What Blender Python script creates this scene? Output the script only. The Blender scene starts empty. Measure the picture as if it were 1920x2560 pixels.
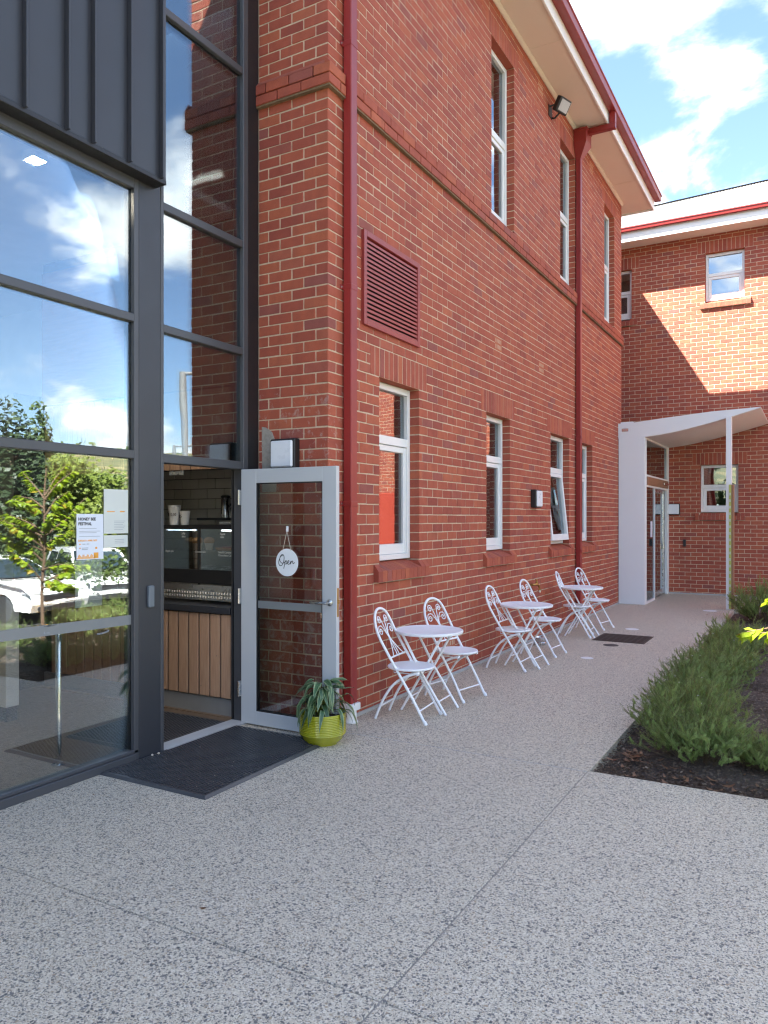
import bpy, bmesh, math, random
from mathutils import Vector, Matrix
R = math.radians
S = bpy.context.scene
COL = S.collection
rng = random.Random(7)

# ------------------------------------------------------------------ camera, sky, sun, exposure
cam_d = bpy.data.cameras.new('camera'); cam = bpy.data.objects.new('camera', cam_d); COL.objects.link(cam)
CAM = Vector((3.394, -5.097, 1.679)); YAW = 0.514442; FPX = 1909.8
cam.location = CAM; cam.rotation_euler = (R(90), 0, YAW)
cam_d.sensor_fit = 'VERTICAL'; cam_d.sensor_height = 36.0; cam_d.sensor_width = 27.0
cam_d.lens = 36.0 * FPX / 2560; cam_d.shift_y = 16.0 / 2560
cam_d.clip_start = 0.05; cam_d.clip_end = 3000
S.camera = cam
SUN = Vector((-1.18, -1.0, 2.0)).normalized()        # towards the sun
sun_d = bpy.data.lights.new('sun', 'SUN'); sun_d.energy = 5.0; sun_d.angle = R(0.53); sun_d.color = (1.0, .94, .85)
sun = bpy.data.objects.new('sun', sun_d); COL.objects.link(sun)
sun.rotation_euler = (-SUN).to_track_quat('-Z', 'Y').to_euler()
W = bpy.data.worlds.new('World'); S.world = W; W.use_nodes = True
nt = W.node_tree; nt.nodes.clear()
def wn(t, **k):
    n = nt.nodes.new(t)
    for a, b in k.items(): setattr(n, a, b)
    return n
out = wn('ShaderNodeOutputWorld'); bg = wn('ShaderNodeBackground'); bg.inputs['Strength'].default_value = .06
sky = wn('ShaderNodeTexSky'); sky.sky_type = 'NISHITA'; sky.sun_disc = False
sky.sun_elevation = math.asin(SUN.z); sky.sun_rotation = math.atan2(SUN.x, SUN.y)
sky.air_density = .85; sky.dust_density = .15; sky.ozone_density = 1.3; sky.altitude = 60
tc = wn('ShaderNodeTexCoord'); sep = wn('ShaderNodeSeparateXYZ'); nt.links.new(tc.outputs['Generated'], sep.inputs[0])
def wmath(op, a, b=None, c=None):
    m = wn('ShaderNodeMath', operation=op)
    for i, v in enumerate((a, b, c)):
        if v is None: continue
        if isinstance(v, (int, float)): m.inputs[i].default_value = v
        else: nt.links.new(v, m.inputs[i])
    return m.outputs[0]
den = wmath('ADD', wmath('MAXIMUM', sep.outputs['Z'], 0.0), .22)
cx = wmath('DIVIDE', sep.outputs['X'], den); cy = wmath('DIVIDE', sep.outputs['Y'], den)
cmb = wn('ShaderNodeCombineXYZ'); nt.links.new(cx, cmb.inputs[0]); nt.links.new(cy, cmb.inputs[1])
cmb.inputs[2].default_value = 22.7
n1 = wn('ShaderNodeTexNoise'); n1.inputs['Scale'].default_value = 1.5; n1.inputs['Detail'].default_value = 9; n1.inputs['Roughness'].default_value = .56
n1.inputs['Distortion'].default_value = .25
nt.links.new(cmb.outputs[0], n1.inputs['Vector'])
rp = wn('ShaderNodeValToRGB'); rp.color_ramp.elements[0].position = .505; rp.color_ramp.elements[1].position = .64
rp.color_ramp.interpolation = 'EASE'
nt.links.new(n1.outputs['Fac'], rp.inputs[0])
n2 = wn('ShaderNodeTexNoise'); n2.inputs['Scale'].default_value = 3.0; n2.inputs['Detail'].default_value = 6
nt.links.new(cmb.outputs[0], n2.inputs['Vector'])
cr = wn('ShaderNodeValToRGB'); cr.color_ramp.elements[0].position = .36; cr.color_ramp.elements[1].position = .66
cr.color_ramp.elements[0].color = (5.6, 5.6, 5.7, 1); cr.color_ramp.elements[1].color = (11.5, 11.2, 10.7, 1)
nt.links.new(n2.outputs['Fac'], cr.inputs[0])
mx = wn('ShaderNodeMix', data_type='RGBA'); nt.links.new(rp.outputs[0], mx.inputs[0])
nt.links.new(sky.outputs[0], mx.inputs[6]); nt.links.new(cr.outputs[0], mx.inputs[7])
nt.links.new(mx.outputs[2], bg.inputs['Color']); nt.links.new(bg.outputs[0], out.inputs[0])
vs = S.view_settings; vs.view_transform = 'Standard'; vs.look = 'None'; vs.gamma = 1.0; vs.exposure = 3.05; vs.use_curve_mapping = False
S.render.engine = 'CYCLES'
S.cycles.use_denoising = True
S.cycles.pixel_filter_type = 'BLACKMAN_HARRIS'; S.cycles.filter_width = 1.25
S.cycles.max_bounces = 10; S.cycles.transparent_max_bounces = 24; S.cycles.glossy_bounces = 5; S.cycles.diffuse_bounces = 6; S.cycles.use_adaptive_sampling = False; S.cycles.denoising_prefilter = 'ACCURATE'
S.cycles.sample_clamp_indirect = 8; S.cycles.caustics_reflective = False; S.cycles.caustics_refractive = False

# ------------------------------------------------------------------ materials
def newmat(name):
    m = bpy.data.materials.new(name); m.use_nodes = True
    t = m.node_tree; t.nodes.clear()
    o = t.nodes.new('ShaderNodeOutputMaterial'); b = t.nodes.new('ShaderNodeBsdfPrincipled')
    t.links.new(b.outputs[0], o.inputs[0])
    return m, t, b, o
def N(t, typ, **k):
    n = t.nodes.new(typ)
    for a, b in k.items():
        if a.startswith('i_'):
            n.inputs[a[2:].replace('_', ' ')].default_value = b
        else: setattr(n, a, b)
    return n
def L(t, a, b): t.links.new(a, b)
def M_(t, op, a, b=None, c=None):
    m = t.nodes.new('ShaderNodeMath'); m.operation = op
    for i, v in enumerate((a, b, c)):
        if v is None: continue
        if isinstance(v, (int, float)): m.inputs[i].default_value = v
        else: t.links.new(v, m.inputs[i])
    return m.outputs[0]
def mixc(t, fac, a, b, mode='MIX'):
    m = t.nodes.new('ShaderNodeMix'); m.data_type = 'RGBA'; m.blend_type = mode
    for i, v in ((0, fac), (6, a), (7, b)):
        if isinstance(v, (int, float)): m.inputs[i].default_value = v
        elif isinstance(v, tuple): m.inputs[i].default_value = (*v[:3], 1)
        else: t.links.new(v, m.inputs[i])
    return m.outputs[2]
def ramp(t, fac, stops, interp='LINEAR'):
    r = t.nodes.new('ShaderNodeValToRGB'); e = r.color_ramp; e.interpolation = interp
    while len(e.elements) < len(stops): e.elements.new(.5)
    for el, (p, c) in zip(e.elements, stops):
        el.position = p; el.color = (*c, 1) if len(c) == 3 else c
    t.links.new(fac, r.inputs[0]); return r.outputs[0]
def gpos(t): return t.nodes.new('ShaderNodeNewGeometry').outputs['Position']
def noise(t, vec, scale, detail=4, rough=.55, dist=0):
    n = t.nodes.new('ShaderNodeTexNoise'); n.inputs['Scale'].default_value = scale; n.inputs['Detail'].default_value = detail
    n.inputs['Roughness'].default_value = rough; n.inputs['Distortion'].default_value = dist
    if vec is not None: t.links.new(vec, n.inputs['Vector'])
    return n.outputs['Fac']
def bump(t, b, h, strength=.3, dist=.01):
    n = t.nodes.new('ShaderNodeBump'); n.inputs['Strength'].default_value = strength; n.inputs['Distance'].default_value = dist
    t.links.new(h, n.inputs['Height']); t.links.new(n.outputs[0], b.inputs['Normal'])
def scaled(t, vec, s):
    m = t.nodes.new('ShaderNodeMapping'); m.inputs['Scale'].default_value = s; t.links.new(vec, m.inputs[0]); return m.outputs[0]
def objcoord(t): return t.nodes.new('ShaderNodeTexCoord').outputs['Object']

MT = {}
def plain(name, col, rough=.5, metal=0, var=.12, nscale=6.0, bmp=0.0, bscale=120, coat=0, rvar=.12):
    """A painted or bare surface with slight unevenness in tone, gloss and relief."""
    m, t, b, o = newmat(name)
    p = gpos(t); n = noise(t, p, nscale, 5)
    c = mixc(t, n, tuple(x * (1 - var) for x in col), tuple(min(1, x * (1 + var)) for x in col))
    L(t, c, b.inputs['Base Color']); b.inputs['Metallic'].default_value = metal
    r2 = noise(t, p, nscale * 3.1, 4)
    L(t, M_(t, 'ADD', M_(t, 'MULTIPLY', M_(t, 'SUBTRACT', r2, .5), rvar * 2), rough), b.inputs['Roughness'])
    if coat: b.inputs['Coat Weight'].default_value = coat
    if bmp: bump(t, b, noise(t, p, bscale, 3), bmp, .004)
    MT[name] = m; return m

def make_brick(name, ramp_stops, worn=False):
    m, t, b, o = newmat(name)
    g = t.nodes.new('ShaderNodeNewGeometry'); oi = t.nodes.new('ShaderNodeObjectInfo')
    r0 = M_(t, 'FRACT', M_(t, 'ADD', M_(t, 'MULTIPLY', g.outputs['Random Per Island'], 1.0), M_(t, 'MULTIPLY', oi.outputs['Random'], 7.31)))
    c = ramp(t, r0, ramp_stops)
    p = g.outputs['Position']
    big = noise(t, p, .55, 3); mid = noise(t, p, 9, 6, .65); fine = noise(t, p, 170, 3, .6)
    c = mixc(t, M_(t, 'MULTIPLY', big, .22), c, (.27, .062, .04))
    c = mixc(t, ramp(t, mid, [(.35, (0, 0, 0)), (.7, (1, 1, 1))]), c, mixc(t, 1.0, c, (.84, .82, .85), 'MULTIPLY'))
    c = mixc(t, ramp(t, fine, [(.55, (0, 0, 0)), (.72, (.5, .5, .5))]), c, (.12, .04, .035))
    streak = noise(t, scaled(t, p, (5, 5, .35)), 2.2, 5, .6)
    c = mixc(t, M_(t, 'MULTIPLY', ramp(t, streak, [(.50, (0, 0, 0)), (.72, (1, 1, 1))]), .30), c, (.20, .060, .045))
    # lime bloom and mortar smears, heavier on the worn lower stretch of the pier
    sm = noise(t, scaled(t, p, (1, 1, .8)), 15, 7, .7, .6)
    if True:
        sx = t.nodes.new('ShaderNodeSeparateXYZ'); L(t, p, sx.inputs[0])
        low = M_(t, 'MULTIPLY', M_(t, 'LESS_THAN', sx.outputs['Z'], 2.72), M_(t, 'LESS_THAN', sx.outputs['Y'], .35))
        damp = M_(t, 'MULTIPLY', M_(t, 'LESS_THAN', M_(t, 'ADD', sx.outputs['Z'], M_(t, 'MULTIPLY', noise(t, p, 1.3, 4), .9)), 1.35), .055)
        th = M_(t, 'SUBTRACT', M_(t, 'SUBTRACT', .68, M_(t, 'MULTIPLY', low, .135)), damp)
        k = t.nodes.new('ShaderNodeMapRange'); k.inputs['To Max'].default_value = .55
        L(t, sm, k.inputs['Value']); L(t, th, k.inputs['From Min']); L(t, M_(t, 'ADD', th, .13), k.inputs['From Max'])
        c = mixc(t, k.outputs[0], c, (.46, .36, .32))
    L(t, c, b.inputs['Base Color'])
    L(t, M_(t, 'ADD', M_(t, 'MULTIPLY', mid, .25), .62), b.inputs['Roughness'])
    b.inputs['Specular IOR Level'].default_value = .35
    hh = M_(t, 'ADD', M_(t, 'MULTIPLY', fine, .4), mid)
    bump(t, b, hh, .55, .006)
    MT[name] = m; return m
BR = [(0, (.30, .068, .046)), (.10, (.345, .079, .048)), (.4, (.385, .091, .052)), (.75, (.42, .104, .055)), (.90, (.45, .124, .060)), (.955, (.35, .096, .066)), (1, (.27, .084, .070))]
make_brick('brick_red', BR)
make_brick('brick_orange', [(0, (.33, .075, .04)), (.5, (.42, .10, .045)), (1, (.48, .13, .055))])
plain('terracotta', (.42, .115, .055), .8, bmp=.3)

def mortar(name, col):
    m, t, b, o = newmat(name); p = gpos(t)
    n = noise(t, p, 2.2, 4); f = noise(t, p, 240, 3, .6); d = noise(t, p, 26, 6, .65)
    c = mixc(t, n, col, tuple(x * .72 for x in col))
    c = mixc(t, ramp(t, d, [(.45, (0, 0, 0)), (.75, (1, 1, 1))]), c, tuple(x * .62 for x in col))
    L(t, c, b.inputs['Base Color']); b.inputs['Roughness'].default_value = .95
    bump(t, b, M_(t, 'ADD', f, M_(t, 'MULTIPLY', d, 1.5)), .8, .006)
    MT[name] = m
mortar('mortar', (.68, .52, .37))
mortar('plaster_patch', (.42, .38, .33))

def aggregate():
    """Exposed-aggregate concrete: grey matrix, blue-black and tan chips of several sizes."""
    m, t, b, o = newmat('exposed_aggregate'); p = gpos(t)
    wob = t.nodes.new('ShaderNodeTexNoise'); wob.inputs['Scale'].default_value = 60; L(t, p, wob.inputs['Vector'])
    pv = t.nodes.new('ShaderNodeVectorMath'); pv.operation = 'MULTIPLY_ADD'
    L(t, wob.outputs['Color'], pv.inputs[0]); pv.inputs[1].default_value = (.012, .012, .012); L(t, p, pv.inputs[2])
    base = mixc(t, noise(t, p, 1.1, 5, .6), (.575, .50, .375), (.715, .635, .485))
    base = mixc(t, M_(t, 'MULTIPLY', noise(t, p, 300, 2), .35), base, (.30, .285, .27))
    stain = ramp(t, noise(t, p, .45, 6, .62), [(.48, (0, 0, 0)), (.72, (1, 1, 1))])
    base = mixc(t, M_(t, 'MULTIPLY', stain, .22), base, (.33, .29, .25))
    gv = t.nodes.new('ShaderNodeTexVoronoi'); gv.inputs['Scale'].default_value = 210; L(t, pv.outputs[0], gv.inputs['Vector'])
    gs_ = t.nodes.new('ShaderNodeSeparateColor'); L(t, gv.outputs['Color'], gs_.inputs[0])
    base = mixc(t, .6, base, ramp(t, gs_.outputs[0], [(0, (.37, .315, .24)), (.3, (.56, .49, .375)), (.62, (.69, .62, .49)), (.85, (.81, .75, .62)), (1, (.50, .39, .26))], 'CONSTANT'))
    h = None; c = base
    for sc, pick, lo, seed in ((92, .34, .34, 0.), (150, .42, .36, 31.), (66, .15, .30, 77.)):
        off = t.nodes.new('ShaderNodeVectorMath'); off.operation = 'ADD'; off.inputs[1].default_value = (seed, seed * .7, 0); L(t, pv.outputs[0], off.inputs[0])
        st = scaled(t, off.outputs[0], (1, 1.0, 1))
        v = t.nodes.new('ShaderNodeTexVoronoi'); v.inputs['Scale'].default_value = sc; v.inputs['Randomness'].default_value = 1; L(t, st, v.inputs['Vector'])
        sc2 = t.nodes.new('ShaderNodeSeparateColor'); L(t, v.outputs['Color'], sc2.inputs[0])
        sel = M_(t, 'MULTIPLY', M_(t, 'LESS_THAN', sc2.outputs[0], pick), M_(t, 'LESS_THAN', v.outputs['Distance'], M_(t, 'ADD', lo, M_(t, 'MULTIPLY', sc2.outputs[1], .22))))
        chip = ramp(t, sc2.outputs[2], [(0, (.058, .060, .066)), (.36, (.105, .105, .108)), (.54, (.19, .18, .17)), (.68, (.35, .26, .165)), (.78, (.13, .13, .132)), (.90, (.70, .65, .56)), (1, (.066, .069, .078))], 'CONSTANT')
        c = mixc(t, M_(t, 'MULTIPLY', sel, .86), c, chip)
        h = sel if h is None else M_(t, 'MAXIMUM', h, sel)
    L(t, c, b.inputs['Base Color'])
    L(t, M_(t, 'SUBTRACT', .82, M_(t, 'MULTIPLY', h, .25)), b.inputs['Roughness'])
    bump(t, b, M_(t, 'ADD', M_(t, 'MULTIPLY', h, .6), noise(t, p, 380, 2)), .35, .003)
    MT['exposed_aggregate'] = m
aggregate()
plain('band_dirt', (.17, .115, .065), .95, var=.5, nscale=30, bmp=.6)
plain('joint_seal', (.38, .38, .37), .8, var=.2, nscale=20)
plain('joint_dark', (.27, .25, .225), .9, var=.3, nscale=8)
plain('charcoal_metal', (.031, .033, .041), .42, 0, var=.10, nscale=2.0, rvar=.08)
plain('charcoal_frame', (.058, .060, .068), .40, 0, var=.10, nscale=3)
plain('black_metal', (.012, .012, .014), .45)
plain('white_frame', (.74, .75, .74), .38, var=.05)
plain('door_paint', (.47, .49, .51), .42, var=.05, nscale=2)
plain('white_panel', (.70, .71, .72), .45, var=.05, nscale=1.4)
plain('white_enamel', (.82, .84, .86), .48, var=.04)
plain('cream_paint', (.66, .60, .50), .6, var=.05)
plain('soffit_paint', (.74, .66, .54), .7, var=.05, nscale=1.2)
plain('fascia_paint', (.78, .76, .73), .5, var=.04)
plain('reader_grey', (.13, .155, .18), .4)
plain('red_metal', (.24, .022, .02), .38, var=.2, nscale=1.6, rvar=.08)
plain('louvre_paint', (.27, .045, .04), .42, var=.08)
plain('stainless', (.62, .62, .62), .25, 1.0, var=.06)
plain('ribbed_aluminium', (.58, .59, .60), .5, .35, var=.08)
plain('chrome', (.78, .78, .77), .12, 1.0, var=.03)
plain('brass', (.42, .27, .10), .38, 1.0)
plain('pvc_white', (.74, .74, .73), .5, var=.06)
plain('rubber', (.052, .053, .058), .36, var=.3, nscale=12, bmp=.25)
plain('iron_grate', (.075, .055, .045), .7, .4, var=.3, nscale=30)
plain('rust_cover', (.07, .06, .055), .75, var=.3, nscale=20)
plain('flood_lens', (.42, .40, .40), .2, var=.1, nscale=60)
plain('lamp_lens', (.72, .74, .78), .30, var=.03)
plain('floor_boards', (.20, .135, .09), .42, var=.25, nscale=5)
plain('cafe_paint', (.78, .77, .73), .7)
plain('dark_paint', (.035, .034, .035), .6)
plain('room_paint', (.34, .31, .28), .8)
plain('tile_white', (.50, .48, .44), .18, var=.05)
plain('grout', (.05, .05, .05), .9)
plain('paper_white', (.66, .70, .78), .7, var=.02)
plain('paper_pale', (.58, .61, .58), .7, var=.05)
plain('ink', (.02, .02, .022), .6)
plain('ink_grey', (.30, .33, .36), .7)
plain('ink_orange', (.80, .36, .05), .6)
plain('chalk', (.8, .8, .78), .8)
plain('frosted_band', (.20, .21, .21), .7, var=.05)
plain('orange_board', (.42, .055, .03), .5, var=.03)
plain('curtain_cloth', (.34, .33, .32), .9, var=.10)
plain('asphalt', (.060, .058, .055), .9, bmp=.4, var=.25)
plain('line_yellow', (.75, .38, .03), .6)
plain('car_white', (.82, .82, .81), .25, coat=.6, var=.02)
plain('car_trim', (.03, .03, .033), .45)
plain('car_glass', (.03, .045, .05), .06, coat=1.0)
plain('lamp_grey', (.30, .30, .30), .5, .3)
plain('bark_brown', (.16, .10, .065), .9, bmp=.6, bscale=50, var=.3)
plain('wood_brown', (.26, .13, .07), .6)
plain('muffin', (.42, .20, .06), .8, var=.3, nscale=40, bmp=.6)
plain('muffin_paper', (.55, .46, .36), .8)
plain('berry', (.20, .02, .02), .4, var=.3, nscale=60)
plain('cup_white', (.80, .79, .77), .6)
plain('roof_metal', (.15, .142, .138), .55, .2, var=.06, nscale=1)
plain('sign_green', (.42, .46, .10), .5)
plain('stone_chip', (.45, .40, .33), .9)
plain('soil', (.030, .022, .018), .95, var=.4, nscale=60, bmp=.8)

def emit(name, col, s):
    m, t, b, o = newmat(name); b.inputs['Base Color'].default_value = (*col, 1)
    b.inputs['Emission Color'].default_value = (*col, 1); b.inputs['Emission Strength'].default_value = s; MT[name] = m
emit('led', (.9, .95, 1.0), 1.6)
emit('downlight', (1.0, .86, .66), 80.0)  # strength set to brighten the bulkhead boards

def glass(name, refl, tint, wav=0.0, rough=0.0):
    """Coated pane: part mirror, part clear; slight roller-wave distortion."""
    m, t, b, o = newmat(name); t.nodes.remove(b)
    tr = t.nodes.new('ShaderNodeBsdfTransparent'); tr.inputs[0].default_value = (*tint, 1)
    gl = t.nodes.new('ShaderNodeBsdfGlossy'); gl.inputs['Roughness'].default_value = rough; gl.inputs['Color'].default_value = (.88, .96, 1, 1)
    fn = t.nodes.new('ShaderNodeFresnel'); fn.inputs['IOR'].default_value = 1.45
    f = M_(t, 'MINIMUM', M_(t, 'ADD', fn.outputs[0], refl), .95)
    if wav:
        n = t.nodes.new('ShaderNodeBump'); n.inputs['Strength'].default_value = 1; n.inputs['Distance'].default_value = wav
        L(t, noise(t, scaled(t, gpos(t), (1, 1.6, .8)), 1.6, 1), n.inputs['Height']); L(t, n.outputs[0], gl.inputs['Normal'])
    mxs = t.nodes.new('ShaderNodeMixShader'); L(t, f, mxs.inputs[0]); L(t, tr.outputs[0], mxs.inputs[1]); L(t, gl.outputs[0], mxs.inputs[2])
    L(t, mxs.outputs[0], o.inputs[0]); MT[name] = m
glass('frontage_glass', .12, (.93, .95, .95), .0012)
glass('door_glass', .03, (.88, .88, .85), .001)
glass('window_glass', .20, (.68, .69, .69), .002)
glass('case_glass', .02, (.9, .92, .92))

def wood(name, c0, c1, axis=2):
    m, t, b, o = newmat(name); p = gpos(t); oi = t.nodes.new('ShaderNodeObjectInfo')
    s = [14, 14, 14]; s[axis] = 1.2
    ad = t.nodes.new('ShaderNodeVectorMath'); ad.operation = 'ADD'
    cmbn = t.nodes.new('ShaderNodeCombineXYZ'); L(t, M_(t, 'MULTIPLY', oi.outputs['Random'], 40), cmbn.inputs[axis]); L(t, p, ad.inputs[0]); L(t, cmbn.outputs[0], ad.inputs[1])
    n = noise(t, scaled(t, ad.outputs[0], tuple(s)), 4, 7, .6, .4)
    c = mixc(t, ramp(t, n, [(.3, (0, 0, 0)), (.7, (1, 1, 1))]), c0, c1)
    c = mixc(t, M_(t, 'MULTIPLY', oi.outputs['Random'], .3), c, tuple(x * .7 for x in c0))
    L(t, c, b.inputs['Base Color']); b.inputs['Roughness'].default_value = .5
    bump(t, b, n, .15, .003); MT[name] = m
wood('timber_slat', (.42, .24, .15), (.56, .36, .24))
wood('timber_beam', (.34, .15, .075), (.46, .22, .11), 0)
wood('timber_floor', (.17, .115, .075), (.26, .18, .12), 1)

def leafmat(name, c0, c1, trans=.35, rough=.5, hi=None, bigscale=3):
    m, t, b, o = newmat(name); g = t.nodes.new('ShaderNodeNewGeometry'); oi = t.nodes.new('ShaderNodeObjectInfo')
    r = M_(t, 'FRACT', M_(t, 'ADD', g.outputs['Random Per Island'], oi.outputs['Random']))
    c = mixc(t, r, c0, c1)
    c = mixc(t, M_(t, 'MULTIPLY', noise(t, g.outputs['Position'], bigscale, 3), .5), c, tuple(x * .55 for x in c0))
    c = mixc(t, M_(t, 'MULTIPLY', oi.outputs['Random'], .35), c, tuple(x * q for x, q in zip(c1, (1.25, 1.05, .8))))
    if hi: c = mixc(t, M_(t, 'GREATER_THAN', r, .93), c, hi)
    L(t, c, b.inputs['Base Color']); b.inputs['Roughness'].default_value = rough
    if trans:
        tl = t.nodes.new('ShaderNodeBsdfTranslucent'); L(t, c, tl.inputs[0])
        mxs = t.nodes.new('ShaderNodeMixShader'); mxs.inputs[0].default_value = trans
        L(t, b.outputs[0], mxs.inputs[1]); L(t, tl.outputs[0], mxs.inputs[2]); L(t, mxs.outputs[0], o.inputs[0])
    MT[name] = m
leafmat('bush_leaf', (.235, .345, .090), (.33, .45, .155), .5, .55, (.20, .21, .075))
leafmat('bush_stem', (.10, .075, .045), (.15, .11, .06), 0, .8)
leafmat('lime_leaf', (.20, .36, .02), (.38, .50, .03), .5, .4, (.42, .32, .03))
leafmat('tree_leaf', (.055, .10, .03), (.12, .17, .045), .3)
leafmat('bright_leaf', (.13, .19, .03), (.22, .27, .045), .35)
leafmat('dark_leaf', (.03, .055, .022), (.06, .095, .035), .2)
leafmat('dry_leaf', (.11, .050, .026), (.22, .11, .055), .1)
leafmat('mulch_chip', (.035, .024, .018), (.125, .088, .066), 0, .9, (.22, .165, .125))
leafmat('flower_white', (.7, .7, .74), (.8, .8, .82), .2)

def lily_leaf():
    m, t, b, o = newmat('lily_leaf'); tcn = t.nodes.new('ShaderNodeUVMap')
    sx = t.nodes.new('ShaderNodeSeparateXYZ'); L(t, tcn.outputs[0], sx.inputs[0]); oi = t.nodes.new('ShaderNodeObjectInfo')
    ed = M_(t, 'ABSOLUTE', M_(t, 'SUBTRACT', sx.outputs[0], .5))
    n = noise(t, gpos(t), 70, 5, .7)
    ed2 = M_(t, 'ADD', ed, M_(t, 'MULTIPLY', M_(t, 'SUBTRACT', n, .5), .45))
    c = mixc(t, ramp(t, ed2, [(.22, (0, 0, 0)), (.46, (1, 1, 1))]), (.045, .105, .040), (.30, .38, .19))
    c = mixc(t, ramp(t, ed, [(.0, (1, 1, 1)), (.035, (0, 0, 0))]), c, (.16, .24, .10))
    c = mixc(t, M_(t, 'MULTIPLY', oi.outputs['Random'], .45), c, (.035, .085, .036))
    L(t, c, b.inputs['Base Color']); b.inputs['Roughness'].default_value = .32
    MT['lily_leaf'] = m
lily_leaf()
def potmat():
    m, t, b, o = newmat('lime_glaze'); p = gpos(t)
    c = mixc(t, noise(t, p, 9, 4), (.30, .31, .012), (.40, .40, .02)); L(t, c, b.inputs['Base Color'])
    b.inputs['Roughness'].default_value = .22; b.inputs['Coat Weight'].default_value = .5; MT['lime_glaze'] = m
potmat()
def mulch():
    m, t, b, o = newmat('mulch'); p = gpos(t); n = noise(t, p, 45, 8, .72, .8)
    v = t.nodes.new('ShaderNodeTexVoronoi'); v.inputs['Scale'].default_value = 55; L(t, scaled(t, p, (1, .55, 1)), v.inputs['Vector'])
    c = mixc(t, n, (.030, .021, .016), (.115, .082, .064))
    sc = t.nodes.new('ShaderNodeSeparateColor'); L(t, v.outputs['Color'], sc.inputs[0])
    c = mixc(t, M_(t, 'MULTIPLY', M_(t, 'GREATER_THAN', sc.outputs[0], .8), .7), c, (.17, .13, .10))
    L(t, c, b.inputs['Base Color']); b.inputs['Roughness'].default_value = .95
    bump(t, b, M_(t, 'ADD', n, v.outputs['Distance']), 1.0, .02); MT['mulch'] = m
mulch()
def hillmat():
    m, t, b, o = newmat('hill_grass'); p = gpos(t)
    n = noise(t, p, .012, 6, .6); f = noise(t, p, .12, 6, .7); g = noise(t, p, .7, 5, .7)
    c = mixc(t, ramp(t, n, [(.38, (0, 0, 0)), (.6, (1, 1, 1))]), (.17, .15, .06), (.36, .27, .14))
    c = mixc(t, ramp(t, f, [(.44, (0, 0, 0)), (.56, (1, 1, 1))]), c, (.055, .075, .03))
    c = mixc(t, M_(t, 'MULTIPLY', g, .5), c, (.07, .08, .03))
    L(t, c, b.inputs['Base Color']); b.inputs['Roughness'].default_value = 1; MT['hill_grass'] = m
hillmat()
plain('lawn', (.10, .12, .04), .95, var=.35, nscale=2)

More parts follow.
